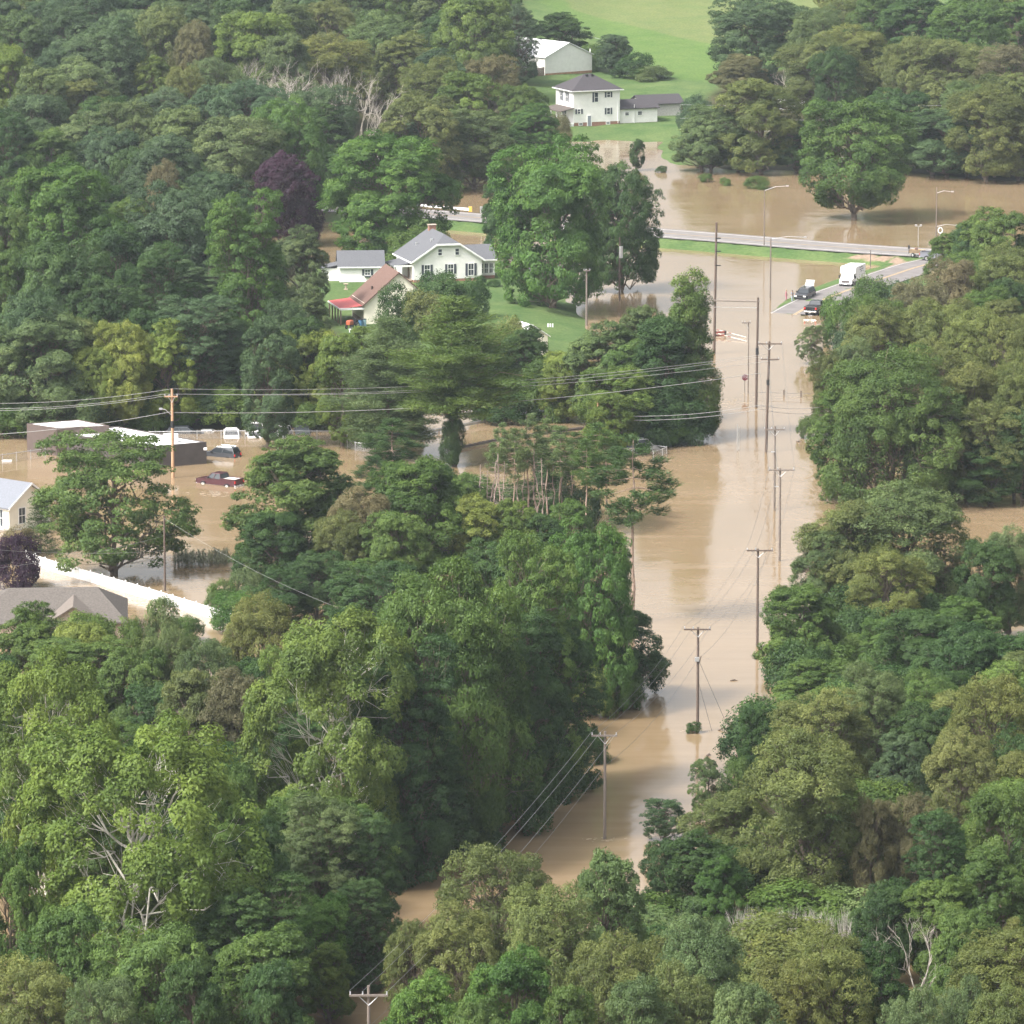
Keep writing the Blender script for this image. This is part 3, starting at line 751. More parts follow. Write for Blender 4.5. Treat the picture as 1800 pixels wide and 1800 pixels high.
# --- small shed peeping out of the trees
SS = empty('shed', place(936, 622), R(24), 'little cream shed almost hidden by bushes on the lawn', 'shed')
gable_walls(-2.3, 2.3, 0, 4, -1, 2.3, 1.5, 'y').build('wall', CREAM, SS); gable_roof(-2.3, 2.3, 0, 4, 2.32, 1.7, TRIM, SS, 0.3, 0.12, 'y')
for i, px in enumerate((963.5, 967.5, 971.5)):
    q = MB().tube([(0, 0, -0.2), (0, 0, 0.5)], 0.11, 8).build('lawn_marker', TRIM)
    q.location = place(px, 575); tag(q, ('first', 'middle', 'last')[i] + ' of three short white markers on the lawn by the little shed', 'marker', 'white lawn markers')
bb = empty('bird_bath', place(608, 509), 0, 'pale stone bird bath on the lawn in front of the garage', 'bird bath')
MB().tube([(0, 0, -0.2), (0, 0, 0.75)], 0.16, 10, 0.1).build('pedestal', STONE, bb); MB().tube([(0, 0, 0.75), (0, 0, 0.86)], 0.2, 14, 0.42).build('bowl', STONE, bb); MB().box(-0.3, 0.3, -0.3, 0.3, -0.2, 0.1).build('base', STONE, bb)

# --- brown flat-roofed building in the flood
FB = empty('flat_roofed_building', (0, 0, 0), 0, 'long brown flat-roofed building with white roof standing in the flood', 'building')
def flat_block(pts, z, wm, name):
    P = [at(x, y, z)[:2] for x, y in pts]; c_ = np.mean(P, 0)
    MB().prism(P, -1.2, z - 0.02).build(name, wm, FB)
    inner = [tuple(c_ + (np.array(p) - c_) * 0.955) for p in P]
    mb = MB(); n_ = len(P); vs = [(x, y, z - 0.02) for x, y in P] + [(x, y, z - 0.02) for x, y in inner] + [(x, y, z + 0.22) for x, y in P] + [(x, y, z + 0.22) for x, y in inner]
    f_ = []
    for i in range(n_):
        j = (i + 1) % n_
        f_ += [(i, j, 2 * n_ + j, 2 * n_ + i), (n_ + j, n_ + i, 3 * n_ + i, 3 * n_ + j), (2 * n_ + i, 2 * n_ + j, 3 * n_ + j, 3 * n_ + i)]
    mb.add(vs, f_).build('parapet', wm, FB)
    MB().prism(inner, z - 0.01, z + 0.12).build('roof', ROOFW, FB)
flat_block([(47, 747.5), (137, 740.5), (192, 751), (99, 755)], 3.3, BLOCKW, 'tall_block')
flat_block([(100, 764), (205, 752), (363, 780), (280, 787)], 2.45, BLOCKD, 'low_block')
ac = at(300, 776, 2.6); MB().box(-0.9, 0.9, -0.7, 0.7, 0, 0.9).disc((0, 0, 0.93), 0.55, 'z', 0.08).build('air_conditioner', mat('pale_grey_paint', (0.6, 0.6, 0.6), 0.5), FB).location = ac
lp = at(361, 789, 2.0); MB().box(-0.2, 0.2, -0.4, 0, -0.1, 0.15).build('wall_lamp', TRIM, FB).location = lp

# --- cream house at the left edge
CH = empty('cream_house', at(16.5, 934, 0), R(50), 'cream house with grey roof cut by the photo\'s left edge, standing in the flood', 'house')
W_ = 6.6
mb = MB(); prof = [(0, -1.2), (W_, -1.2), (W_, 2.7), (W_ / 2, 5.0), (0, 2.7)]
vs = [(x, 0, z) for x, z in prof] + [(x, 13, z) for x, z in prof]
mb.add(vs, [tuple(range(5)), tuple(range(5, 10))[::-1]] + [(5 + i, 5 + (i + 1) % 5, (i + 1) % 5, i) for i in range(5)]); mb.build('wall', CREAM2, CH)
gable_roof(0, W_, 0, 13, 2.72, 2.48, mat('blue_grey_shingles', (0.155, 0.165, 0.19), 0.9, 0.12, 5), CH, 0.4, 0.16, 'y')
for s_ in (-1, 1):
    e = -0.4 if s_ < 0 else W_ + 0.4
    MB().add([(e, -0.47, 2.5), (W_ / 2, -0.47, 4.96), (W_ / 2, -0.47, 5.2), (e, -0.47, 2.74), (e, -0.405, 2.5), (W_ / 2, -0.405, 4.96), (W_ / 2, -0.405, 5.2), (e, -0.405, 2.74)],
             [(0, 1, 2, 3), (7, 6, 5, 4), (0, 4, 5, 1), (3, 2, 6, 7), (0, 3, 7, 4), (1, 5, 6, 2)]).build('barge_board', TRIM, CH)
fc = Face((0, 0), 1, 0, 0, -1); window(CH, fc, 2.0, 1.55, 1.0, 1.75, 'none', panes=4)
fc2 = Face((0, 13), 0, -1, -1, 0); window(CH, fc2, 11.6, 1.4, 0.9, 1.9, 'none', panes=4)
MB().box(-1.5, -0.02, 0.6, 3.0, -1.0, 0.25).build('step', TRIM, CH)
# --- tan hip-roofed house at the lower left
TH = empty('tan_roofed_house', at(172, 1114, 0), R(4), 'house with tan hip roof and stone gable, lower left behind trees', 'house')
box('wall', -12.5, 2.6, -6.0, 6.0, -1.2, 2.4, STONE, TH)
mb = MB(); z0, z1 = 2.42, 4.9
vs = [(-13, -6.4, z0), (3.1, -6.4, z0), (3.1, 6.4, z0), (-13, 6.4, z0), (-9.0, 0, z1), (0, 0, z1)]
mb.add(vs + [(x, y, z - 0.15) for x, y, z in vs[:4]], [(0, 1, 5, 4), (1, 2, 5), (2, 3, 4, 5), (3, 0, 4), (0, 6, 7, 1), (1, 7, 8, 2), (2, 8, 9, 3), (3, 9, 6, 0), (6, 9, 8, 7)]); mb.build('roof', TANROOF, TH)
mb = MB(); prof = [(-5.6, 2.3), (-2.4, 4.25), (0.8, 2.3)]
vs = [(x, -7.4, z) for x, z in prof] + [(x, -2.0, z) for x, z in prof]; mb.add(vs, [(0, 1, 2), (5, 4, 3), (0, 3, 4, 1), (1, 4, 5, 2), (2, 5, 3, 0)]).build('gable_wall', STONE, TH)
box('gable_wall', -5.5, 0.7, -7.39, -6.02, -1.2, 2.28, STONE, TH)
for s_ in (-1, 1):
    e = -2.4 + s_ * 3.6
    MB().slab([(e, -7.8, 2.12), (-2.4, -7.8, 4.4), (-2.4, -1.2, 4.4), (e, -1.2, 2.12)] if s_ < 0 else [(e, -7.8, 2.12), (e, -1.2, 2.12), (-2.4, -1.2, 4.4), (-2.4, -7.8, 4.4)], 0.14).build('gable_roof', mat('pale_tan_shingles', (0.14, 0.118, 0.102), 0.9, 0.15, 5), TH)
# --- white glimpses among the far trees
w1 = empty('white_house', place(714, 137), R(10), 'scrap of a white house glimpsed between far trees', 'house')
gable_walls(-4, 4, 0, 6, -1, 3.4, 2.2).build('wall', WHITE, w1); gable_roof(-4, 4, 0, 6, 3.4, 2.4, mat('white_metal_roof', (0.86, 0.87, 0.88), 0.4), w1); w1.scale = (0.5, 0.7, 0.7)
w2 = empty('camper', place(1391, 197), R(25), 'small white camper half hidden by trees beyond the lone flooded tree', 'camper')
MB().box(-2.6, 2.6, -1, 1, 0.6, 2.5).build('body', TRIM, w2, 0.15); MB().box(-1.2, 1.2, -1.03, -1.005, 1.5, 2.0).build('window', GLASS, w2); MB().box(-2.55, 2.55, -1.03, -1.005, 0.8, 1.1).build('stripe', BROWNROOF, w2)
for x in (-0.6, 0.6): wheel(w2, (x, -0.85, 0.35), 0.35, 0.25, ax='y')

# --- white panel fence
def pts_ground(P): return [Vector(at(x, y, 0)) for x, y in P]
def resample(P, step):
    out = [P[0].copy()]; acc = 0.0
    for a, b in zip(P[:-1], P[1:]):
        d = (b - a).length; t = step - acc
        while t <= d: out.append(a + (b - a) * (t / d)); t += step
        acc = d - (t - step)
    return out
VF = empty('panel_fence', at(46, 988), 0, 'white vinyl panel fence running through the flooded yard', 'fence')
P = resample(pts_ground([(46, 988), (73, 998), (98, 1006), (178, 1029), (274, 1057), (407, 1098), (450, 1112)]), 2.4)
VINYL = mat('white_vinyl', (0.74, 0.74, 0.74), 0.4, 0.02, 2)
o_ = Vector(VF.location)
pm = MB().box(-1.13, 1.13, -0.02, 0.02, -1.0, 1.06).box(-1.13, 1.13, -0.045, 0.045, 1.06, 1.18)
for i in range(1, 12): pm.box(-1.13 + i * 0.188 - 0.012, -1.13 + i * 0.188 + 0.012, -0.034, 0.034, -1.0, 1.04)
pm = pm.mesh('panel'); pm.materials.append(VINYL)
pc = MB().box(-0.065, 0.065, -0.065, 0.065, -1.0, 1.26).frustum((-0.09, 0.09, -0.09, 0.09), (-0.02, 0.02, -0.02, 0.02), 1.26, 1.36).mesh('post'); pc.materials.append(VINYL)
for a, b in zip(P[:-1], P[1:]):
    ang = math.atan2(b.y - a.y, b.x - a.x)
    q = link('panel', pm, VF); q.location = (a + b) / 2 - o_; q.rotation_euler = (0, 0, ang)
for a in P:
    q = link('post', pc, VF); q.location = a - o_
# --- chain-link fences
WIREM = mat('fence_wire', (0.50, 0.51, 0.52), 0.5, metal=0.4)
def chain_fence(pix, h, label, step=3.0, below=1.3, mesh=True):
    P = resample(pts_ground(pix), step); r = empty('chain_link_fence', tuple(P[0]), 0, label, 'fence', 'chain-link fences in the flood'); o_ = Vector(P[0])
    pp = MB().tube([(0, 0, -below), (0, 0, h + 0.12)], 0.05, 6).mesh('post'); pp.materials.append(METAL)
    for a in P: q = link('post', pp, r); q.location = a - o_
    MB().tube([a - o_ + Vector((0, 0, h)) for a in P], 0.045, 5).build('top_rail', METAL, r)
    if mesh:
        mb = MB()
        for a, b in zip(P[:-1], P[1:]):
            a, b = a - o_, b - o_; L = (b - a).length; n_ = int(L / 0.16)
            for i in range(n_):
                for s_ in (-1, 1):
                    t0 = i / n_; t1 = t0 + s_ * h / L
                    z1 = h
                    if t1 > 1: z1 = h * (1 - t0) / (t1 - t0); t1 = 1
                    if t1 < 0: z1 = h * t0 / (t0 - t1); t1 = 0
                    u, v = a + (b - a) * t0, a + (b - a) * t1
                    w_ = Vector((0, 0, 0.012))
                    mb.add([u - w_, v + Vector((0, 0, z1)) - w_, v + Vector((0, 0, z1)) + w_, u + w_], [(0, 1, 2, 3)])
        g_ = mb.build('mesh', WIREM, r); g_['kind'] = 'stuff'
    return r
chain_fence([(262, 772), (400, 770.5), (610, 771)], 0.95, 'chain-link fence behind the row of flooded cars')
chain_fence([(610, 771), (611, 790), (690, 800)], 1.0, 'chain-link fence coming forward from the flooded car lot', 3.2)
chain_fence([(-20, 818), (40, 809), (100, 801)], 1.05, 'chain-link fence left of the brown flat-roofed building', 2.2)
chain_fence([(1132, 789), (1150, 795), (1181, 799), (1161, 802), (1141, 809)], 0.85, 'chain-link pen beside the white flooded van', 2.4)
# --- guardrails and posts
def guardrail(pix, h, label, m=METAL, end=None, z=0.0, step=3.8):
    P = [Vector(place(*p)) if z else Vector(at(*p, 0)) for p in pix]; P = resample(P, step); o_ = P[0].copy()
    r = empty('guardrail', tuple(o_), 0, label, 'guardrail', 'roadside guardrails')
    pp = MB().box(-0.08, 0.08, -0.08, 0.08, -1.2, h).mesh('post'); pp.materials.append(WOOD)
    for a in P: q = link('post', pp, r); q.location = a - o_ + Vector((0, 0.1, 0))
    mb = MB()
    for k_, dz in enumerate((-0.13, 0.0, 0.13)):
        for a, b in zip(P[:-1], P[1:]):
            d = (b - a).normalized(); n_ = Vector((d.y, -d.x, 0)); a2, b2 = a - o_, b - o_
            c0 = 0.06 if k_ != 1 else 0.0
            mb.add([a2 + n_ * c0 + Vector((0, 0, h - 0.15 + dz - 0.065)), b2 + n_ * c0 + Vector((0, 0, h - 0.15 + dz - 0.065)),
                    b2 + n_ * (0.06 - c0) + Vector((0, 0, h - 0.15 + dz + 0.065)), a2 + n_ * (0.06 - c0) + Vector((0, 0, h - 0.15 + dz + 0.065))], [(0, 1, 2, 3)])
    mb.build('beam', m, r)
    if end: MB().box(-0.3, 0.3, -0.15, 0.05, h - 0.55, h + 0.35).build('end_marker', end, r, 0.05).location = P[-1] - o_
    return r
guardrail([(704, 775), (770, 762), (860, 745), (950, 727), (1016, 714)], 0.62, 'pale guardrail slanting through the flood behind the bare pines')
guardrail([(800, 792), (870, 777), (950, 765), (1032, 755)], 0.4, 'low dark rail at the water nearest the tufted pines', mat('dark_rail', (0.16, 0.14, 0.13), 0.8))
guardrail([(700, 364), (770, 370), (838, 376)], 0.8, 'guardrail with yellow end marker beside the far highway', METAL, mat('yellow_marker', (0.75, 0.47, 0.10), 0.6), 1.0)
# ------------------------------------------------------------------ poles, wires, signs
ARM = {}
DARKBAND = mat('black_band', (0.02, 0.02, 0.022), 0.7)
INS = mat('insulator', (0.36, 0.36, 0.37), 0.4)
def pole(key, px, py, ptop, label, arms=(), r=0.15, m=POLEW, cat='utility pole', group='utility poles', z=0.0, band=None, tilt=0.0):
    p = at(px, py, z); s = scl(p); h = (py - ptop) / (s * 0.985)
    o = empty('utility_pole', p, 0, label, cat, group)
    dx = tilt / s
    MB().tube([(0, 0, -1.5), (dx * 0.5, 0, h * 0.5), (dx, 0, h)], r, 10, r * 0.72).build('pole', m, o)
    A = {'top': Vector(p) + Vector((dx, 0, h))}
    for i, (pya, xl, xr) in enumerate(arms):           # row and column ends in the photograph
        za = (py - pya) / (s * 0.985); a, b = (xl - px) / s, (xr - px) / s
        MB().box(min(a, b), max(a, b), -r - 0.13, -r + 0.02, za - 0.07, za + 0.07).build('crossarm', m, o)
        if i == 0 and max(abs(a), abs(b)) > 0.8:
            for sg in (a, b):
                if abs(sg) > 0.6: MB().tube([(sg * 0.5, -r - 0.06, za - 0.06), (dx * .8, -r, za - 0.75)], 0.03, 4).build('brace', METAL, o)
        for f in (0.03, 0.35, 0.97):
            x_ = a + (b - a) * f; MB().tube([(x_, -r - 0.05, za + 0.07), (x_, -r - 0.05, za + 0.28)], 0.06, 6, 0.045).build('insulator', INS, o)
        A['l%d' % i] = Vector(p) + Vector((a, 0, za + 0.27)); A['r%d' % i] = Vector(p) + Vector((b, 0, za + 0.27)); A['m%d' % i] = Vector(p) + Vector((a + (b - a) * 0.35, 0, za + 0.27))
    if band:
        z0, z1 = [(py - b) / (s * 0.985) for b in band]
        MB().tube([(dx * .6, 0, z1), (dx * .6, 0, z0)], r * 1.06, 10).build('band', DARKBAND, o)
    ARM[key] = A; return o, s, h
pole('P0', 649, 1962, 1729, 'pole with crossarm at the bottom edge, only its head in view', [(1745, 615, 683)], m=POLEG)
pole('P1', 1063, 1475, 1284, 'pole in the flood at the street\'s near bend, crossarm at its top', [(1291, 1039, 1084)], m=POLEG)
o, s, h = pole('P2', 1226, 1287, 1102, 'pole in mid street with leaves and debris at its foot', [(1105, 1201, 1248)], m=POLEW)
MB().box(-0.3, 0.1, -0.35, -0.15, h * 0.68, h * 0.72).build('bracket', METAL, o); MB().tube([(0.12, -0.1, h * 0.66), (0.3, -0.1, h * 0.73)], 0.05).build('bracket', POLEW, o)
pole('P3', 1331, 1136, 964, 'pole by the right bank, below the pair with offset crossarms', [(967, 1311, 1357)])
pole('P4', 1370, 986, 823, 'greyish pole with wide crossarm, lower of the offset pair', [(826, 1350, 1395)], m=POLEG)
o, s, h = pole('P5', 1361, 897, 749, 'greyish pole with small side brackets, upper of the offset pair', [(755, 1342, 1378)], m=POLEG)
for f, sx in ((0.69, -1), (0.28, 1)): MB().box(min(0, sx * 0.45), max(0, sx * 0.45), -0.3, -0.1, h * f, h * f + 0.1).build('bracket', METAL, o)
pole('P6', 1346, 795, 601, 'tall brown pole with two crossarms in the flooded street', [(605, 1331, 1373), (632, 1336, 1368)], band=(668, 677), r=0.19, tilt=5)
pole('P7', 1329, 716, 524, 'tall brown pole with black band, joined to its neighbour by a long beam', [], band=(612, 624), r=0.19, tilt=2)
o, s, h = pole('P8', 1255, 622, 393, 'tallest pole, dark side brackets at its top, beside the narrow corner tree', [], r=0.21, tilt=3)
for q in (418, 441, 466): MB().box(0.1, 0.85, -0.3, -0.1, (622 - q) / s, (622 - q) / s + 0.14).build('bracket', DARKBAND, o)
pole('P9', 1315, 692, 566, 'thin grey pole beside the stop sign', [(568, 1303, 1318)], r=0.09, m=POLEG)
pole('P10', 1354, 526, 420, 'pole in the flood near the black pickup, thicker of two', [], r=0.13, m=POLEG, z=0)
pole('P11', 1343, 439, 335, 'slim lamp pole at the far edge of the highway grass', [], r=0.1, m=POLEG, z=0.5)
pole('P12', 1645, 452, 330, 'street lamp pole at the right, two lamp arms', [], r=0.1, m=POLEG, z=0.8)
o, s, h = pole('P13', 1089, 529, 418, 'dark pole with a grey transformer beside the dark maple', [], r=0.16)
MB().tube([(0.2, -0.3, h * 0.68), (0.2, -0.3, h * 0.86)], 0.26, 12).build('transformer', mat('pale_grey_paint', (0.6, 0.6, 0.6), 0.5), o); MB().box(-0.02, 0.2, -0.2, -0.05, h * 0.72, h * 0.82).build('bracket', METAL, o)
pole('P14', 1031, 566, 474, 'pale pole on the lawn in front of the huge maple', [(476, 1026, 1037)], m=POLEG, z=0.5, r=0.16)
o, s, h = pole('P15', 304, 840, 684, 'tan pole carrying the long overhead lines beside the brown building', [(697, 291, 314)], m=POLET, band=(740, 752), r=0.2)
MB().tube([(0, -0.1, h * 0.7), (-0.8, -0.3, h * 0.77), (-1.2, -0.3, h * 0.78)], 0.045).build('lamp_arm', METAL, o); MB().box(-1.55, -1.15, -0.42, -0.18, h * 0.77, h * 0.79).build('lamp', INS, o)
pole('P16', 290, 1038, 906, 'plain brown pole behind the white panel fence', [], r=0.13)
o, s, h = pole('P17', 1051, 800, 699, 'short tan-topped pole among the trees at the street corner', [], m=POLET, r=0.17)
MB().tube([(0, -0.1, h * 0.6), (0.7, -0.2, h * 0.66), (1.0, -0.2, h * 0.64)], 0.045).build('lamp_arm', METAL, o)
# lamps on the slim poles
def lamp(key, px, py, m=INS):
    A = ARM[key]; o = [q for q in bpy.data.objects if q.type == 'EMPTY' and abs(q.location.x - A['top'].x) < 0.9 and abs(q.location.y - A['top'].y) < 0.4 and q.name.startswith('utility_pole')][0]
    t = Vector(atY(px, py, A['top'].y)) - Vector(o.location); base = Vector((0, 0, min(A['top'].z - o.location.z - 0.1, t.z - 0.2 if t.z > 1 else 1)))
    MB().tube([base, (base + t) / 2 + Vector((0, 0, 0.25)), t], 0.035, 6).build('lamp_arm', METAL, o)
    d = 0.4 if t.x > 0 else -0.4
    MB().box(min(t.x, t.x + d), max(t.x, t.x + d), t.y - 0.15, t.y + 0.15, t.z - 0.08, t.z + 0.1).build('lamp', m, o, 0.03)
lamp('P11', 1382, 327); lamp('P12', 1672, 337); lamp('P12', 1680, 396); lamp('P10', 1413, 417)
# long beam between the two tall poles
A7, A8 = ARM['P7'], ARM['P8']
bm_ = empty('crossbeam', tuple(A8['top'] * 0), 0, 'long wooden beam joining the two tall poles', 'beam')
a = Vector(atY(1252, 528, A8['top'].y - 0.3)); b = Vector(atY(1334, 530, A7['top'].y - 0.3))
MB().tube([a, b], 0.12, 6).build('timber', POLEG, bm_)
a2 = Vector(atY(1256, 540, A8['top'].y - 0.3)); b2 = Vector(atY(1330, 541, A7['top'].y - 0.3)); MB().tube([a2, b2], 0.04, 5).build('cable', METAL, bm_)
# wires
WIRE = mat('overhead_wire', (0.27, 0.27, 0.265), 0.5, metal=0.2)
WIRED = mat('dark_wire', (0.12, 0.115, 0.11), 0.6)
def wire(a, b, sag, label, group, r=0.02, m=WIRE):
    a, b = Vector(a), Vector(b); n_ = 14
    pts = [a + (b - a) * (i / n_) - Vector((0, 0, sag * 4 * (i / n_) * (1 - i / n_))) for i in range(n_ + 1)]
    o = MB().tube([p - a for p in pts], r, 4).build('overhead_wire', m); o.location = a
    return tag(o, label, 'wire', group)
A = ARM['P15']
for i, (k_, y0, y1) in enumerate((('top', 709, 647), ('l0', 718, 655), ('r0', 722, 661))):
    n_ = ('topmost', 'middle', 'lowest')[i]
    a = A[k_]; yl = a.y + 6 + i
    wire(a, atY(-30, y0, a.y + 8 + i), 0.5, f'{n_} of three pale wires leaving the tan pole to the photo\'s left edge', 'line wires at the tan pole', m=WIRE)
    wire(a, ARM['P6'][('m1', 'l1', 'r1')[i]] + Vector((0, 0, 0.35 * (1 - i))), 1.5, f'{n_} of three pale wires from the tan pole across to the two-arm pole', 'line wires at the tan pole', m=WIRE)
wire(Vector(at(304, 840, 0)) + Vector((0, 0, (840 - 724) / scl(at(304, 840)))), ARM['P6']['l1'] + Vector((0, 0, -2.0)), 1.5, 'single cable below the three wires right of the tan pole', 'single cables', 0.034)
wire(Vector(at(304, 840, 0)) + Vector((0, 0, (840 - 722) / scl(at(304, 840)))), atY(-30, 765, at(0, 806)[1]), 0.4, 'single cable from the tan pole to the brown building and beyond', 'single cables', 0.03)
p17 = ARM['P17']['top']
wire(p17 + Vector((0, 0, -2.2)), ARM['P6']['l1'] + Vector((0, 0, -6)), 0.6, 'upper of two cables crossing the flooded street by the narrow corner tree', 'street crossing cables', 0.034)
wire(p17 + Vector((0, 0, -2.7)), ARM['P6']['l1'] + Vector((0, 0, -6.5)), 0.6, 'lower of two cables crossing the flooded street by the narrow corner tree', 'street crossing cables', 0.034)
s6 = ARM['P6']['l1'] + Vector((0, 0, -6))
wire(s6, atY(1440, 716, s6.y + 6), 0.3, 'upper cable from the two-arm pole to the right bank', 'street crossing cables', 0.03); wire(s6 + Vector((0, 0, -0.5)), atY(1440, 726, s6.y + 6), 0.3, 'lower cable from the two-arm pole to the right bank', 'street crossing cables', 0.03)
seq = ['P0', 'P1', 'P2', 'P3', 'P4', 'P6']
NM = {'P0': 'the bottom pole', 'P1': 'the bend pole', 'P2': 'the pole with leaves at its foot', 'P3': 'the right bank pole', 'P4': 'the lower offset pole', 'P6': 'the two-arm pole'}
for u, v in zip(seq[:-1], seq[1:]):
    for k_, w_ in (('l0', 'left'), ('m0', 'middle'), ('r0', 'right')):
        wire(ARM[u][k_], ARM[v][k_], 0.9, f'{w_} crossarm wire from {NM[u]} to {NM[v]}', 'street line wires', 0.014, WIRED if u != 'P0' else WIRE)
    wire(ARM[u]['top'] + Vector((0, 0, -3)), ARM[v]['top'] + Vector((0, 0, -3)), 1.0, f'low cable from {NM[u]} to {NM[v]}', 'street line wires', 0.016, WIRED)
for y, nm in ((181, 'topmost'), (205, 'second'), (225, 'third'), (243, 'fourth'), (271, 'lowest')):
    wire(atY(1195, y + 3, 985), atY(1860, y - 1, 985), 0.5, f'{nm} of five thin wires stretched across the trees above the lone flooded tree', 'far wires', 0.016, mat('far_wire', (0.5, 0.5, 0.5), 0.5))
wire(atY(1000, 54, 1150), atY(1300, 108, 1150), 1.0, 'thin pale line running over the sloping field', 'far wires', 0.04, mat('far_wire', (0.5, 0.5, 0.5), 0.5))
wire(ARM['P16']['top'] + Vector((0, 0, -2.2)), atY(-20, 1000, 545), 0.4, 'thin wire from the plain brown pole to the purple bush', 'yard wires', 0.012); wire(ARM['P16']['top'] + Vector((0, 0, -.3)), atY(640, 1085, 520), 0.8, 'thin wire from the plain brown pole slanting over the trees to the right', 'yard wires', 0.012)
wire(ARM['P16']['top'] + Vector((0, 0, -3.8)), atY(-20, 965, 555), 0.4, 'lower thin wire from the plain brown pole toward the cream house', 'yard wires', 0.012)
# guy wires of the pole with leaves
b2_ = ARM['P2']['top']
wire(b2_ + Vector((0, 0, -3)), at(1281, 1281, 0.3), 0, 'guy wire from the pole with leaves to the driftwood', 'guy wires', 0.02, WIRED); wire(b2_ + Vector((0, 0, -5)), at(1251, 1284, 0), 0, 'shorter guy wire at the pole with leaves', 'guy wires', 0.02, WIRED)
# driftwood
DW = mat('driftwood', (0.13, 0.10, 0.08), 0.9, 0.3, 3)
def drift(pts, r, label):
    p = Vector(pts[0]); o = MB().tube([Vector(q) - p for q in pts], r, 6, r * 0.5).build('driftwood', DW); o.location = p; tag(o, label, 'driftwood', 'debris floating in the street')
q = Vector(at(1285, 1283)); drift([q, q + Vector((-.2, 0, .5)), q + Vector((-0.45, 0.1, 1.1))], 0.16, 'upright stump of driftwood at the end of the guy wire')
q = Vector(at(1262, 1284)); drift([q, q + Vector((.3, 0, .12)), q + Vector((0.75, 0.1, 0.25))], 0.09, 'flat driftwood left of the upright stump')
q = Vector(at(1284, 1197)); drift([q, q + Vector((.4, 0.2, .08)), q + Vector((0.7, 0.1, .02))], 0.1, 'small floating log out in the street, upstream of the stump')
q = Vector(at(1243, 1329)); drift([q, q + Vector((.2, 0.1, .2)), q + Vector((0.3, 0, .1))], 0.14, 'small dark float downstream of the pole with leaves')
q = Vector(at(1400, 777)); drift([q, q + Vector((.3, 0.1, .1)), q + Vector((0.6, 0, .05))], 0.12, 'floating stick near the small street bush')
# stop sign
q = at(1309, 690, 0); s = scl(q); SG = empty('stop_sign', q, R(12), 'red octagonal stop sign on a thin post standing in the flood', 'sign')
MB().tube([(0, 0, -1.2), (0, 0, 2.3)], 0.045, 6).build('post', mat('dark_post', (0.10, 0.085, 0.08), 0.7), SG)
REDS = mat('sign_red', (0.15, 0.022, 0.035), 0.5); WHS = mat('sign_white', (0.55, 0.53, 0.55), 0.5)
def octagon(r, y0, y1, name, m):
    c_ = [(r * math.cos(R(22.5 + 45 * i)), r * math.sin(R(22.5 + 45 * i))) for i in range(8)]
    mb = MB(); mb.add([(x, y0, z + 2.02) for x, z in c_] + [(x, y1, z + 2.02) for x, z in c_], [tuple(range(8)), tuple(range(8, 16))[::-1]] + [(8 + i, 8 + (i + 1) % 8, (i + 1) % 8, i) for i in range(8)]); return mb.build(name, m, SG)
octagon(0.46, -0.065, -0.05, 'border', WHS); octagon(0.43, -0.072, -0.066, 'plate', REDS)
def text_mesh(txt, size, m, parent, loc, rot, name='lettering'):
    cu = bpy.data.curves.new(name, 'FONT'); cu.body = txt; cu.size = size; cu.extrude = 0.004; cu.align_x = 'CENTER'; cu.align_y = 'CENTER'
    tmp = bpy.data.objects.new(name, cu); col.objects.link(tmp)
    me = bpy.data.meshes.new_from_object(tmp.evaluated_get(bpy.context.evaluated_depsgraph_get())); bpy.data.objects.remove(tmp)
    o = link(name, me, parent); me.materials.clear(); me.materials.append(m); o.location = loc; o.rotation_euler = rot; return o
text_mesh('STOP', 0.36, WHS, SG, (0, -0.078, 2.02), (math.pi / 2, 0, 0))
# fallen crossing barriers
RW_R = mat('barrier_red', (0.22, 0.06, 0.05), 0.5); RW_W = mat('barrier_white', (0.62, 0.55, 0.50), 0.5)
def barrier(p0, p1, label):
    a, b = Vector(p0), Vector(p1); o = empty('barrier_arm', tuple(a), 0, label, 'barrier', 'fallen crossing barriers'); n_ = 10
    for i in range(n_): MB().tube([(b - a) * (i / n_), (b - a) * ((i + 1) / n_ - 0.002)], 0.045, 6).build('band', RW_R if i in (0, 2, 4) else RW_W, o)
barrier(at(1257, 585, 0.5), at(1313, 600, 0.1), 'fallen red and white crossing arm, nearer one, pointing away from the tallest pole')
barrier(at(1260, 579, 0.6), at(1312, 593, 0.1), 'fallen red and white crossing arm, farther one, behind the nearer arm')
q = at(1266, 590, 0); BR = empty('barricade', q, R(10), 'toppled red barricade in the water beside the tallest pole', 'barricade')
MB().box(-0.9, 0.9, -0.05, 0.05, 0.35, 0.6).box(-0.9, 0.9, -0.05, 0.05, -0.1, 0.15).build('board', RW_R, BR)
for x in (-0.7, 0.7): MB().box(x - 0.05, x + 0.05, -0.3, 0.3, -0.6, 0.7).build('leg', DARKBAND, BR)
for i, (px, py, tp) in enumerate(((1378, 695, 685), (1408, 698, 687), (1296, 792, 745), (1299, 790, 750))):
    p = at(px, py); h = (py - tp) / scl(p)
    o = MB().tube([(0, 0, -1.2), (0, 0, h)], 0.09 if i < 2 else 0.05, 6).build('fence_post', POLEW if i < 2 else METAL); o.location = p
    tag(o, ('wooden fence post in the flood nearer the street middle', 'wooden fence post in the flood close to the right bank trees', 'thin metal marker post in the flooded street, taller of two', 'thin metal marker post in the flooded street, shorter of two')[i], 'post', 'posts in the flood')
wire(at(1333, 690, 0.55), at(1425, 692, 0.6), 0.0, 'rail wire stretched between the two wooden fence posts', 'yard wires', 0.03, WIRED)
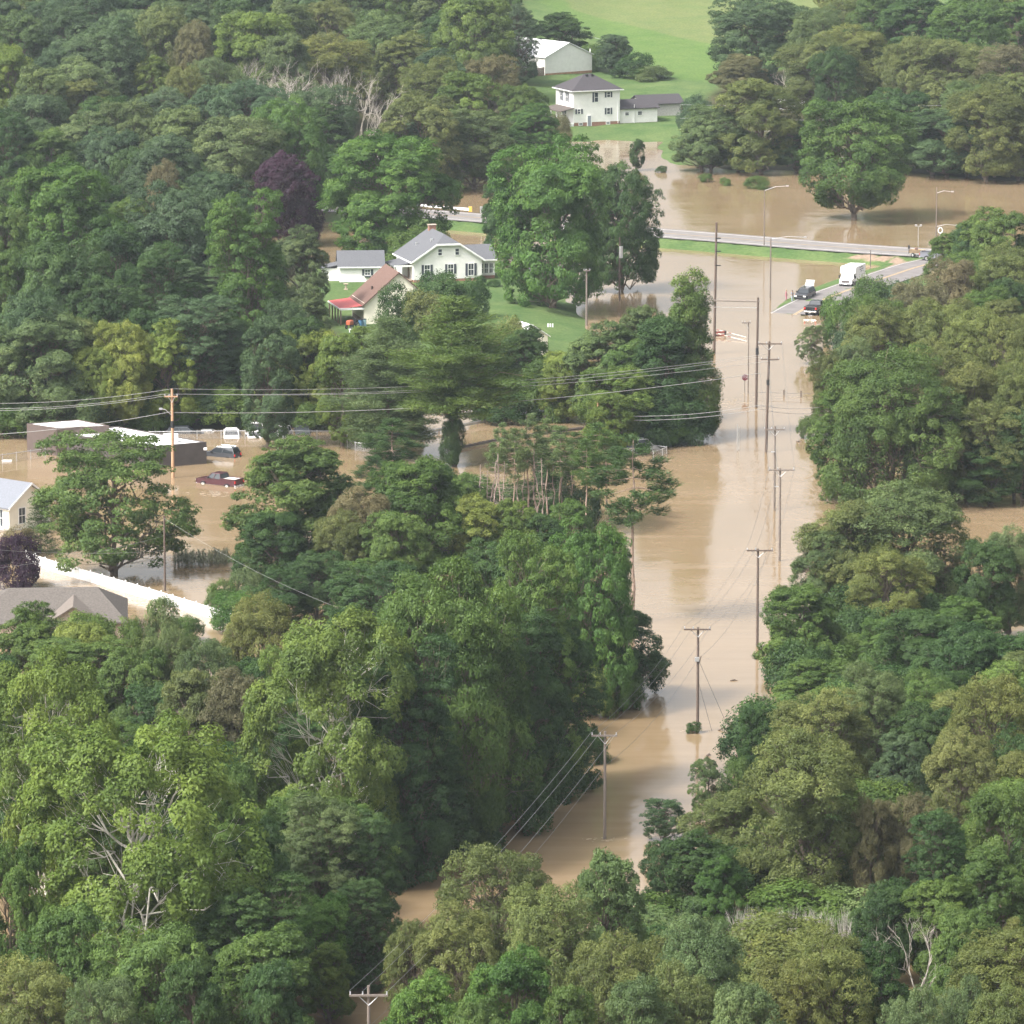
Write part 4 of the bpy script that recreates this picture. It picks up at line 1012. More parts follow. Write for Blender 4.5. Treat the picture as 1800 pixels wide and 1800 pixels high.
# small road signs and posts
o = MB().tube([(0, 0, -0.3), (0, 0, 2.9)], 0.06, 6).build('sign_post', mat('dark_post', (0.10, 0.085, 0.08), 0.7)); o.location = place(1530, 472); tag(o, 'thin dark post on the grass behind the white ambulance', 'post')
SB = empty('road_sign', place(849, 391), R(-6), 'grey back of a road sign on two posts beside the far highway', 'sign')
for x in (-0.28, 0.28): MB().tube([(x, 0, -0.4), (x, 0, 2.6)], 0.05, 6).build('post', METAL, SB)
MB().box(-0.5, 0.5, 0.06, 0.09, 1.5, 2.6).build('plate', METAL, SB)
TL_ = empty('floodlight_post', place(1614, 432), 0, 'thin post with twin floodlights by the highway, beyond the towing truck', 'lamp post')
MB().tube([(0, 0, -0.4), (0, 0, 3.2)], 0.05, 6).build('post', METAL, TL_); MB().box(-0.5, 0.5, -0.03, 0.03, 3.1, 3.18).build('crossbar', METAL, TL_)
for x in (-0.38, 0.38): MB().box(x - 0.18, x + 0.18, -0.2, 0.05, 3.18, 3.42).build('floodlight', INS, TL_, 0.03)
rp = Vector(place(1652, 452)); RS = empty('ring_sign', tuple(rp), R(15), 'white ring-shaped sign on a post near the two-lamp street pole', 'sign')
MB().tube([(0, 0, -0.4), (0, 0, 3.9)], 0.05, 6).build('post', METAL, RS)
MB().tube([(0.34 * math.cos(t_), -0.08, 4.2 + 0.44 * math.sin(t_)) for t_ in [R(a_) for a_ in range(0, 361, 20)]], 0.08, 6).build('ring', TRIM, RS)
# ------------------------------------------------------------------ vehicles
def paint(name, c, rough=0.3): return mat(name, c, rough, spec=0.5, coat=0.5)
CARGLASS = mat('car_glass', (0.03, 0.035, 0.04), 0.05, spec=0.7)
CHROME = mat('chrome', (0.75, 0.75, 0.76), 0.2, metal=0.9)
HEADL = mat('headlamp', (0.8, 0.8, 0.78), 0.15); TAILL = mat('tail_lamp', (0.5, 0.03, 0.03), 0.2); PLATE = mat('number_plate', (0.75, 0.75, 0.72), 0.5)
STY = {   # length, width, outline of the lower body (y,z), cabin: (base y0,y1, top y0,y1, zb, zt)
    'sedan': (4.7, 1.82, [(-2.35, 0.35), (-2.3, 0.75), (-1.2, 0.98), (1.3, 1.0), (2.25, 0.98), (2.35, 0.4)], (-1.15, 1.6, -0.35, 0.85, 0.97, 1.45)),
    'suv': (4.8, 1.92, [(-2.4, 0.4), (-2.35, 0.95), (-1.15, 1.15), (2.3, 1.15), (2.4, 0.45)], (-1.1, 2.28, -0.35, 2.0, 1.14, 1.78)),
    'pickup': (5.8, 2.0, [(-2.9, 0.5), (-2.85, 1.1), (-1.4, 1.25), (0.75, 1.25), (0.75, 1.3), (2.85, 1.3), (2.9, 0.6)], (-1.35, 0.72, -0.65, 0.55, 1.24, 1.9)),
    'van': (5.4, 2.0, [(-2.7, 0.45), (-2.65, 1.0), (-1.9, 1.2), (2.6, 1.2), (2.7, 0.5)], (-1.9, 2.6, -1.15, 2.5, 1.19, 2.05)),
}
def vehicle(name, style, loc, rz, col_m, label, cat, group=None, rack=False, hatch=False, bedliner=None, cover=False, roof_m=None):
    L, W, prof, cb = STY[style]; w = W / 2
    o = empty(name, loc, rz, label, cat, group)
    mb = MB(); k = 0.06
    n_ = len(prof)
    vs = []
    for x, ins in ((-w + k, 0.05), (-w, 0), (w, 0), (w - k, 0.05)):      # softly rounded sides
        for y, z in prof: vs.append((x, y * (1 - ins * 0.25), z if z < 0.7 else z - ins * 0.4))
    fs = [tuple(range(n_)), tuple(range(3 * n_, 4 * n_))[::-1]]
    for s_ in range(3):
        for i in range(n_):
            j = (i + 1) % n_; fs.append((s_ * n_ + i, s_ * n_ + j, (s_ + 1) * n_ + j, (s_ + 1) * n_ + i))
    body = mb.add(vs, fs).build('body', col_m, o, 0.05)
    y0, y1, t0, t1, zb, zt = cb; wi = w - 0.08; wt = w - 0.26
    MB().frustum((-wi, wi, y0, y1), (-wt, wt, t0, t1), zb - 0.02, zt - 0.06).build('windows', CARGLASS, o)
    MB().frustum((-wt - 0.03, wt + 0.03, t0 - 0.05, t1 + 0.05), (-wt + 0.06, wt - 0.06, t0 + 0.06, t1 - 0.06), zt - 0.06, zt + 0.03).build('roof', roof_m or col_m, o, 0.02)
    pm = MB()
    for sx in (-1, 1):
        for (yb, yt) in ((y0, t0), (y1, t1), ((y0 + y1) / 2, (t0 + t1) / 2)):
            pm.tube([(sx * (wi + 0.005), yb, zb), (sx * (wt + 0.005), yt, zt - 0.05)], 0.05, 4)
    pm.build('pillars', col_m, o)
    wr = 0.42 if style == 'pickup' else 0.36
    for y in (-L * 0.31, L * 0.3):
        for sx in (-1, 1): wheel(o, (sx * (w - 0.1), y, wr), wr, 0.26, CHROME)
    for sx in (-1, 1):
        MB().box(sx * (w - 0.28) - 0.2, sx * (w - 0.28) + 0.2, -L / 2 - 0.03, -L / 2 + 0.12, prof[1][1] - 0.28, prof[1][1] - 0.08).build('headlight', HEADL, o, 0.02)
        MB().box(sx * (w - 0.16) - 0.12, sx * (w - 0.16) + 0.12, L / 2 - 0.1, L / 2 + 0.03, prof[-2][1] - 0.4, prof[-2][1] - 0.1).build('tail_light', TAILL, o, 0.02)
        MB().box(sx * (w + 0.1) - 0.1, sx * (w + 0.1) + 0.1, y0 + 0.3, y0 + 0.45, zb + 0.02, zb + 0.22).build('mirror', BLACK, o, 0.02)
    MB().box(-0.55, 0.55, -L / 2 - 0.025, -L / 2 + 0.1, 0.55, prof[1][1] - 0.1).build('grille', BLACK, o)
    MB().box(-w + 0.05, w - 0.05, -L / 2 - 0.08, -L / 2 + 0.15, 0.36, 0.56).build('front_bumper', CHROME if style == 'pickup' else col_m, o, 0.03)
    MB().box(-w + 0.05, w - 0.05, L / 2 - 0.15, L / 2 + 0.09, 0.48, 0.68).build('rear_bumper', CHROME if style == 'pickup' else BLACK, o, 0.03)
    MB().box(-0.18, 0.18, L / 2 + 0.095, L / 2 + 0.115, 0.55, 0.72).build('number_plate', PLATE, o)
    if style == 'pickup':
        if cover: MB().box(-w + 0.08, w - 0.08, 0.8, 2.82, 1.28, 1.36).build('bed_cover', BLACK, o, 0.02)
        else:
            MB().box(-w + 0.16, w - 0.16, 0.85, 2.75, 1.262, 1.306).build('bed', bedliner or BLACK, o)
            MB().box(-w + 0.02, -w + 0.14, 0.8, 2.84, 1.29, 1.38).box(w - 0.14, w - 0.02, 0.8, 2.84, 1.29, 1.38).box(-w + 0.14, w - 0.14, 2.72, 2.84, 1.29, 1.38).build('bed_rail', col_m, o)
        MB().tube([(-w + 0.02, 1.0, 0.8), (-w + 0.02, 1.05, 0.82)], 0.01, 4)
    if rack:
        for sx in (-1, 1): MB().tube([(sx * (wt - 0.05), t0 + 0.2, zt + 0.1), (sx * (wt - 0.05), t1 - 0.2, zt + 0.1)], 0.03, 5).build('roof_rail', CHROME, o)
    if hatch:
        MB().slab([(-wt, L / 2 - 0.35, zt), (wt, L / 2 - 0.35, zt), (wt - 0.05, L / 2 + 0.25, zt + 0.85), (-wt + 0.05, L / 2 + 0.25, zt + 0.85)], 0.07).build('open_hatch', col_m, o)
        MB().slab([(-wt + 0.12, L / 2 - 0.29, zt + 0.1), (wt - 0.12, L / 2 - 0.29, zt + 0.1), (wt - 0.17, L / 2 + 0.1, zt + 0.65), (-wt + 0.17, L / 2 + 0.1, zt + 0.65)], 0.02).build('hatch_glass', mat('pale_hatch_glass', (0.34, 0.35, 0.38), 0.2), o)
    return o
def front_at(px, py, z, rz, half):
    """centre of a vehicle whose front (half>0) or rear (half<0) stands at a pixel"""
    p = Vector(at(px, py, z)); d = Vector((math.sin(rz), -math.cos(rz), 0)); return tuple(p - d * half)
WH = paint('white_paint', (0.80, 0.80, 0.80)); BK = paint('black_paint', (0.012, 0.012, 0.015), 0.25); MR = paint('maroon_paint', (0.055, 0.010, 0.016)); GR = paint('grey_paint', (0.20, 0.21, 0.24)); DG = paint('dark_grey_paint', (0.045, 0.05, 0.06), 0.5)
rz = R(-21)
vehicle('sport_utility_car', 'suv', front_at(1406, 530, 0.15, rz, 2.4), rz, BK, 'black car with its rear hatch raised, stopped at the water\'s edge', 'car', hatch=True, rack=True)
rz = R(159)
vehicle('pickup_truck', 'pickup', front_at(1424, 555, 0.0, rz, -2.9), rz, BK, 'black pickup seen from behind at the flooded road end', 'pickup', cover=True)
rz = R(78)
vehicle('pickup_truck', 'pickup', place(1650, 458), rz, GR, 'grey pickup towing a small boat along the highway, half hidden by trees', 'pickup')
rz = R(112 + 20)
vehicle('pickup_truck', 'pickup', at(387, 858, -0.52), R(-124), MR, 'maroon pickup with pale bed driving through the flood', 'pickup', bedliner=mat('pale_bed', (0.6, 0.57, 0.52), 0.6), roof_m=None)
vehicle('car', 'suv', at(388, 810, -0.62), R(-115), DG, 'dark grey car sunk to its windows beside the brown building', 'car', rack=True)
vehicle('pickup_truck', 'pickup', at(407, 779, -1.05), R(3), WH, 'white pickup facing out of the flooded car row, sunk to its hood', 'pickup', 'flooded white vehicles by the fence')
vehicle('car', 'sedan', at(368, 775, -1.27), R(88), WH, 'white car with only its roof above the flood', 'car', 'flooded white vehicles by the fence')
vehicle('car', 'sedan', at(446, 778, -0.85), R(8), WH, 'white low car in front of a taller white van in the flooded row', 'car', 'flooded white vehicles by the fence')
vehicle('van', 'van', at(450, 769, -0.95), R(4), WH, 'white van behind the low white car in the flooded row', 'van', 'flooded white vehicles by the fence')
vehicle('car', 'suv', at(494, 776, -0.85), R(-10), WH, 'white car right of the van in the flooded row', 'car', 'flooded white vehicles by the fence')
vehicle('car', 'suv', at(531, 772, -0.95), R(5), DG, 'dark car at the right end of the flooded row', 'car')
vehicle('car', 'suv', at(326, 774, -0.95), R(90), DG, 'dark car showing behind the brown building\'s white roof', 'car')
vehicle('van', 'van', at(1119, 800, -0.75), R(118), WH, 'white flooded van half hidden by a pine beside a wire pen', 'van')
q = MB().box(-0.6, 0.6, -0.2, 0.2, 0, 0.25).build('floating_board', TRIM); q.location = at(12, 812, -0.05); tag(q, 'white board floating by the left chain-link fence', 'board')
# ambulance
rz = R(-21); AM = empty('ambulance', front_at(1486, 505, 0.72, rz, 3.1), rz, 'white box-bodied ambulance coming down the side road', 'ambulance')
MB().box(-1.22, 1.22, -1.45, 3.1, 0.75, 2.95).build('box_body', WH, AM, 0.06); MB().frustum((-1.2, 1.2, -2.1, -1.46), (-1.2, 1.2, -1.7, -1.46), 1.95, 2.93).build('box_overhang', WH, AM, 0.04)
mb = MB().profile([(-3.1, 0.55), (-3.08, 1.1), (-2.35, 1.32), (-1.47, 1.32), (-1.47, 0.55)], -1.0, 1.0); mb.build('cab', WH, AM, 0.06)
MB().frustum((-0.95, 0.95, -2.35, -1.47), (-0.82, 0.82, -1.95, -1.47), 1.3, 1.93).build('windshield', CARGLASS, AM)
for sx in (-1, 1):
    MB().tube([(sx * 0.94, -2.34, 1.3), (sx * 0.82, -1.95, 1.93)], 0.06, 5).build('pillar', WH, AM)
    MB().box(sx * 1.25 - 0.12, sx * 1.25 + 0.12, -2.2, -2.05, 1.25, 1.65).build('mirror', BLACK, AM, 0.02); MB().box(sx * 0.78 - 0.2, sx * 0.78 + 0.2, -3.13, -3.0, 0.85, 1.05).build('headlight', HEADL, AM, 0.02)
    for y in (-2.35, 1.9): wheel(AM, (sx * 0.95, y, 0.42), 0.42, 0.28, CHROME)
    MB().box(sx * 1.1 - 0.06, sx * 1.1 + 0.06, -1.5, -1.42, 2.55, 2.7).build('warning_light', TAILL, AM)
MB().box(-0.6, 0.6, -3.14, -3.0, 0.68, 1.02).build('grille', mat('dark_grille', (0.12, 0.10, 0.10), 0.5), AM); MB().box(-1.0, 1.0, -3.2, -3.0, 0.4, 0.62).build('bumper', CHROME, AM, 0.03); MB().box(-0.2, 0.2, -3.23, -3.205, 0.43, 0.58).build('number_plate', PLATE, AM)
MB().box(1.226, 1.24, -1.4, 3.05, 0.86, 1.0).build('stripe', mat('maroon_stripe', (0.16, 0.06, 0.09), 0.4), AM); MB().box(-0.35, 0.45, 0.5, 1.1, 2.955, 3.03).build('roof_vent', mat('pale_grey_paint', (0.6, 0.6, 0.6), 0.5), AM)
MARK = mat('faint_grey_print', (0.42, 0.41, 0.42), 0.6); DMARK = mat('grey_print', (0.25, 0.25, 0.27), 0.6)
mk = MB()
for (x0, x1, z) in ((-0.62, -0.42, 2.62), (-0.3, -0.12, 2.62), (-0.05, 0.2, 2.66), (0.3, 0.42, 2.62), (-0.7, -0.3, 2.36), (-0.25, 0.25, 2.36), (0.3, 0.45, 2.36)): mk.box(x0, x1, -1.99, -1.5, z, z + 0.07)
mk = MB()
for (y0, y1, z) in ((0.0, 0.5, 2.55), (0.6, 1.5, 2.62), (0.1, 0.9, 2.25), (1.0, 1.9, 2.3), (0.5, 1.4, 1.98)): mk.box(1.223, 1.232, y0, y1, z, z + 0.14)
mk.build('side_lettering', DMARK, AM)
mk = MB()
for (x0, x1, z, yy) in ((-0.55, -0.35, 2.6, 0), (-0.28, -0.08, 2.6, 0), (0.0, 0.22, 2.64, 0), (0.4, 0.5, 2.6, 0), (-0.7, 0.35, 2.32, 0)):
    d = -2.1 + (z - 1.95) / 0.98 * 0.4; mk.box(x0, x1, d - 0.012, d + 0.06, z, z + (0.1 if z > 2.5 else 0.06))
mk.build('front_lettering', MARK, AM)
# boat on its trailer
bp = place(1611, 451); BT = empty('boat_trailer', bp, R(78), 'low boat trailer behind the grey pickup', 'trailer')
MB().box(-0.6, -0.5, -2.6, 1.6, 0.45, 0.55).box(0.5, 0.6, -1.8, 1.6, 0.45, 0.55).box(-0.05, 0.05, -3.3, -1.5, 0.45, 0.55).build('frame', METAL, BT)
for sx in (-0.85, 0.85): wheel(BT, (sx, 0.7, 0.34), 0.34, 0.22)
BO = empty('boat', (bp[0], bp[1], bp[2] + 0.55), R(78), 'small tan flat-bottomed boat with dark outboard motor on the trailer', 'boat'); BO.scale = (0.85, 0.62, 0.9); BT.scale = (0.9, 0.7, 1)
TAN = mat('tan_hull', (0.36, 0.26, 0.17), 0.6, 0.15, 3)
hv = []
for y, hwid, zb in ((-2.3, 0.15, 0.35), (-1.6, 0.6, 0.1), (0, 0.78, 0.0), (1.7, 0.75, 0.0)):
    hv += [(-hwid, y, 0.62), (-hwid * 0.75, y, zb), (hwid * 0.75, y, zb), (hwid, y, 0.62)]
hf = []
for i in range(3):
    for j in range(3): hf.append((4 * i + j, 4 * i + j + 1, 4 * i + 5 + j, 4 * i + 4 + j))
hf += [(0, 3, 2, 1), (12, 13, 14, 15)]
hull = MB().add(hv, hf).build('hull', TAN, BO); so = hull.modifiers.new('thick', 'SOLIDIFY'); so.thickness = 0.06
for y in (-0.6, 0.7): MB().box(-0.7, 0.7, y - 0.15, y + 0.15, 0.4, 0.46).build('bench', TAN, BO)
mo = MB().box(-0.2, 0.2, 1.72, 2.15, 0.75, 1.35).build('outboard_motor', DARKBAND, BO, 0.06); MB().box(-0.07, 0.07, 1.85, 2.0, -0.15, 0.75).build('shaft', DARKBAND, mo)
MB().box(-0.5, 0.4, -0.3, 0.4, 0.5, 0.95).build('cargo', mat('brown_tarp', (0.16, 0.09, 0.07), 0.8), BO, 0.1)

# ------------------------------------------------------------------ people
def skin_mesh(name, joints, bones, rad, m, sub=1):
    """one continuous body grown over a skeleton"""
    names = list(joints); ix = {n_: i for i, n_ in enumerate(names)}
    me = bpy.data.meshes.new(name); me.from_pydata([joints[n_] for n_ in names], [(ix[a], ix[b]) for a, b in bones], []); me.update()
    o = bpy.data.objects.new(name, me); col.objects.link(o)
    sk = o.modifiers.new('skin', 'SKIN'); sk.use_smooth_shade = True
    for n_, d in zip(names, me.skin_vertices[0].data):
        r_ = rad[n_]; d.radius = (r_, r_) if not isinstance(r_, tuple) else r_; d.use_root = n_ == 'pelvis'
    sb = o.modifiers.new('sub', 'SUBSURF'); sb.levels = sb.render_levels = sub
    dg = bpy.context.evaluated_depsgraph_get(); out = bpy.data.meshes.new_from_object(o.evaluated_get(dg)); bpy.data.objects.remove(o)
    out.materials.clear(); out.materials.append(m); return out
SKIN = mat('skin', (0.42, 0.26, 0.19), 0.6)
def person(loc, rz, H, label, top, legs, hairm, armpose):
    k = H / 1.75
    J = dict(pelvis=(0, 0, .95), waist=(0, 0, 1.1), chest=(0, -.01, 1.32), neck=(0, -.01, 1.48), head=(0, -.03, 1.6), crown=(0, -.02, 1.7))
    rd = dict(pelvis=(.155, .11), waist=(.14, .1), chest=(.165, .11), neck=.055, head=.095, crown=.07)
    B = [('pelvis', 'waist'), ('waist', 'chest'), ('chest', 'neck'), ('neck', 'head'), ('head', 'crown')]
    for sd, sx in (('L', -1), ('R', 1)):
        sh = (sx * .19, 0, 1.41); el, ha = armpose[0 if sx < 0 else 1]
        J.update({sd + 'sh': sh, sd + 'el': el, sd + 'ha': ha, sd + 'hip': (sx * .095, 0, .9), sd + 'kn': (sx * .105, -.02, .5), sd + 'an': (sx * .11, .01, .09), sd + 'toe': (sx * .12, -.15, .04)})
        d = (Vector(ha) - Vector(el)).normalized(); pal = Vector(ha) + d * .08; J[sd + 'pa'] = tuple(pal)
        rd.update({sd + 'sh': .062, sd + 'el': .043, sd + 'ha': .03, sd + 'pa': (.036, .02), sd + 'hip': .095, sd + 'kn': .06, sd + 'an': .04, sd + 'toe': .035})
        B += [('chest', sd + 'sh'), (sd + 'sh', sd + 'el'), (sd + 'el', sd + 'ha'), (sd + 'ha', sd + 'pa'), ('pelvis', sd + 'hip'), (sd + 'hip', sd + 'kn'), (sd + 'kn', sd + 'an'), (sd + 'an', sd + 'toe')]
        side = d.cross(Vector((0, 1, 0))).normalized()
        for f in range(4):
            a_ = pal + side * (f - 1.5) * .018; e_ = a_ + d * (.05 + .012 * (1.5 - abs(f - 1.5))) + Vector((0, -.02, 0))
            J[f'{sd}f{f}'] = tuple(e_); rd[f'{sd}f{f}'] = .009; B.append((sd + 'pa', f'{sd}f{f}'))
        J[sd + 'th'] = tuple(Vector(ha) + d * .05 + Vector((0, -.05, 0))); rd[sd + 'th'] = .011; B.append((sd + 'ha', sd + 'th'))
    sc = lambda q: tuple(v * k for v in q)
    Jk = {n_: sc(v) for n_, v in J.items()}; rk = {n_: (tuple(v * k for v in r_) if isinstance(r_, tuple) else r_ * k) for n_, r_ in rd.items()}
    o = empty('person', loc, rz, label, 'person', 'people beside the black car')
    link('body', skin_mesh('body', Jk, B, rk, SKIN), o)
    def cloth(name, keep, m, grow, extra=None):
        jj = {n_: Jk[n_] for n_ in keep}; bb = [(a, b) for a, b in B if a in jj and b in jj]
        rr = {n_: (tuple(v + grow for v in rk[n_]) if isinstance(rk[n_], tuple) else rk[n_] + grow) for n_ in keep}
        link(name, skin_mesh(name, jj, bb, rr, m), o)
    cloth('shirt', ['pelvis', 'waist', 'chest', 'Lsh', 'Rsh', 'Lel', 'Rel'], top, .016)
    cloth('trousers', ['pelvis', 'Lhip', 'Rhip', 'Lkn', 'Rkn', 'Lan', 'Ran'], legs, .022)
    hd = Vector(Jk['head']) + Vector((0, .02, .05)) * k
    hb_ = MB(); rings = []
    for i in range(5):
        a_ = i / 4 * math.pi * 0.55
        for j in range(12):
            t_ = j / 12 * 2 * math.pi; rr_ = .112 * k * math.sin(a_) + 0.001; rings.append((hd.x + rr_ * math.cos(t_), hd.y + rr_ * math.sin(t_) * 1.1, hd.z + .115 * k * math.cos(a_)))
    hb_.add(rings, [(i * 12 + j, i * 12 + (j + 1) % 12, (i + 1) * 12 + (j + 1) % 12, (i + 1) * 12 + j) for i in range(4) for j in range(12)]).build('hair', hairm, o, smooth=True)
    fc_ = MB()
    for sx in (-1, 1): fc_.disc((sx * .035 * k, (-.122) * k, 1.615 * k), .012 * k, 'y', .012, 8)
    fc_.build('eyes', BLACK, o)
    MB().frustum((-.014 * k, .014 * k, -.145 * k, -.11 * k), (-.006 * k, .006 * k, -.125 * k, -.11 * k), 1.57 * k, 1.615 * k).build('nose', SKIN, o)
    MB().box(-.025 * k, .025 * k, -.122 * k, -.105 * k, 1.542 * k, 1.552 * k).build('mouth', mat('lips', (0.3, 0.12, 0.1), 0.5), o)
    for sx in (-1, 1):
        MB().box(sx * .097 * k - .01, sx * .097 * k + .01, -.05 * k, .0, 1.56 * k, 1.63 * k).build('ear', SKIN, o, 0.006)
        MB().box(sx * .115 * k - .05 * k, sx * .115 * k + .05 * k, -.21 * k, .06 * k, 0, .07 * k).build('shoe', BLACK, o, 0.02)
    return o
person(place(1392.5, 531), R(60), 1.76, 'person in blue-grey shirt and light trousers standing beside the black car\'s front wheel', mat('blue_grey_cotton', (0.17, 0.22, 0.29), 0.9), mat('light_denim', (0.36, 0.42, 0.47), 0.9),
       mat('brown_hair', (0.06, 0.04, 0.03), 0.8), (((-.3, -.05, 1.16), (-.27, -.18, .95)), ((.29, -.12, 1.18), (.2, -.32, 1.12))))
person(place(1382, 528), R(75), 1.6, 'person in pink top and dark leggings standing on the grass verge', mat('pink_cotton', (0.45, 0.10, 0.20), 0.9), mat('pink_skirt', (0.42, 0.12, 0.21), 0.9),
       mat('fair_hair', (0.28, 0.19, 0.11), 0.8), (((-.27, .02, 1.15), (-.25, -.08, .92)), ((.27, .02, 1.15), (.25, -.06, .92))))
# standing maize in the flooded yard
rng = np.random.default_rng(4); mz = MB()
for i in range(190):
    x_, y_ = rng.uniform(305, 402), 0
    q = at(x_, 985 + rng.uniform(0, 13) + (x_ - 350) * -0.03, 0); h_ = rng.uniform(0.7, 1.5)
    for j in range(5):
        a_ = rng.uniform(0, 6.28); z_ = h_ * (0.35 + 0.13 * j); l_ = rng.uniform(0.35, 0.6); d = Vector((math.cos(a_), math.sin(a_), 0)); w_ = Vector((-d.y, d.x, 0)) * 0.05; b_ = Vector((q[0], q[1], z_))
        mz.add([b_ - w_, b_ + w_, b_ + d * l_ * .5 + w_ + Vector((0, 0, .25)), b_ + d * l_ * .5 - w_ + Vector((0, 0, .25)), b_ + d * l_ + Vector((0, 0, .05))], [(0, 1, 2, 3), (3, 2, 4)])
    mz.tube([(q[0], q[1], -0.3), (q[0], q[1], h_)], 0.025, 3)
tag(mz.build('maize', mat('maize_leaf', (0.14, 0.15, 0.085), 0.8, 0.25, 2)), kind='stuff', label='patch of drowned maize standing in the flooded yard')
# foam and silt flakes drifting on the flood
FOAM = mat('foam', (0.33, 0.265, 0.19), 0.6, 0.1, 3)
rng = np.random.default_rng(12); fm = MB()
def flakes(cx, cy, rx, ry, n_, lo=0.15, hi=0.8):
    for i in range(n_):
        q = at(cx + rng.normal() * rx, cy + rng.normal() * ry, 0.008); l_ = rng.uniform(lo, hi) * 0.55; w_ = l_ * rng.uniform(0.06, 0.2); a_ = rng.normal() * 0.35
        ca, sa = math.cos(a_), math.sin(a_); k_ = 7
        fm.add([(q[0] + ca * l_ * math.cos(t) * rr - sa * w_ * math.sin(t), q[1] + sa * l_ * math.cos(t) * rr + ca * w_ * math.sin(t) * 2.2, 0.008 + 0.00002 * i) for t, rr in ((6.283 * j / k_, rng.uniform(0.6, 1)) for j in range(k_))], [tuple(range(k_))])
flakes(1290, 708, 14, 4, 70); flakes(1400, 699, 25, 2.2, 70); flakes(1272, 597, 12, 2, 25); flakes(1312, 693, 8, 1.5, 25, 0.1, 0.3); flakes(380, 868, 20, 2.5, 40); flakes(1063, 1476, 20, 1.5, 25, 0.1, 0.5); flakes(1230, 1286, 20, 1.5, 15, 0.1, 0.4); flakes(1140, 815, 20, 4, 30)
tag(fm.build('foam', FOAM), kind='stuff', label='pale foam streaks on the flood water')
# ------------------------------------------------------------------ tree meshes
def rdir(rng, n):
    v = rng.normal(size=(n, 3)); return v / np.linalg.norm(v, axis=1, keepdims=True)
def unit(v): return v / np.maximum(np.linalg.norm(v, axis=-1, keepdims=True), 1e-9)

def leaf_mesh(name, rng, P, N, size, tint, aspect=0.6, T=None):
    """one four-cornered leaf (or spray of leaves) per point P facing N"""
    n = len(P); size = size * 1.12
    r = rdir(rng, n) if T is None else T + 0.35 * rdir(rng, n)
    t = unit(np.cross(N, np.cross(r, N)))
    b = np.cross(N, t)
    s = size[:, None]
    V = np.empty((n, 3, 3))
    V[:, 0] = P - t * s * 0.35 - b * s * aspect * 0.55
    V[:, 1] = P - t * s * 0.35 + b * s * aspect * 0.55
    V[:, 2] = P + t * s * 0.65
    me = fast_mesh(name, V.reshape(-1, 3), np.arange(3 * n).reshape(n, 3))
    a = me.attributes.new('tint', 'FLOAT', 'FACE')
    a.data.foreach_set('value', np.clip(tint, 0, 1).astype(np.float32))
    me.materials.append(LEAF)
    return me

class Limbs(MB):
    def limb(s, rng, a, b, r0, r1, wob=0.06, seg=4, n=5):
        a, b = np.array(a), np.array(b); L = np.linalg.norm(b - a)
        pts = []
        for i in range(seg + 1):
            t = i / seg
            w = rng.normal(size=3) * L * wob * math.sin(math.pi * t)
            pts.append(tuple(a + (b - a) * t + w))
        s.tube(pts, r0, n, r1); return pts

def round_profile(t, low=0.42, p=2.0):
    """half width of a rounded crown at height t (0 crown base, 1 top)"""
    d = np.where(t < low, (low - t) / max(low, 1e-6) * 0.85, (t - low) / (1 - low))
    return np.maximum(0.0, 1 - np.abs(d) ** p) ** (1 / p)

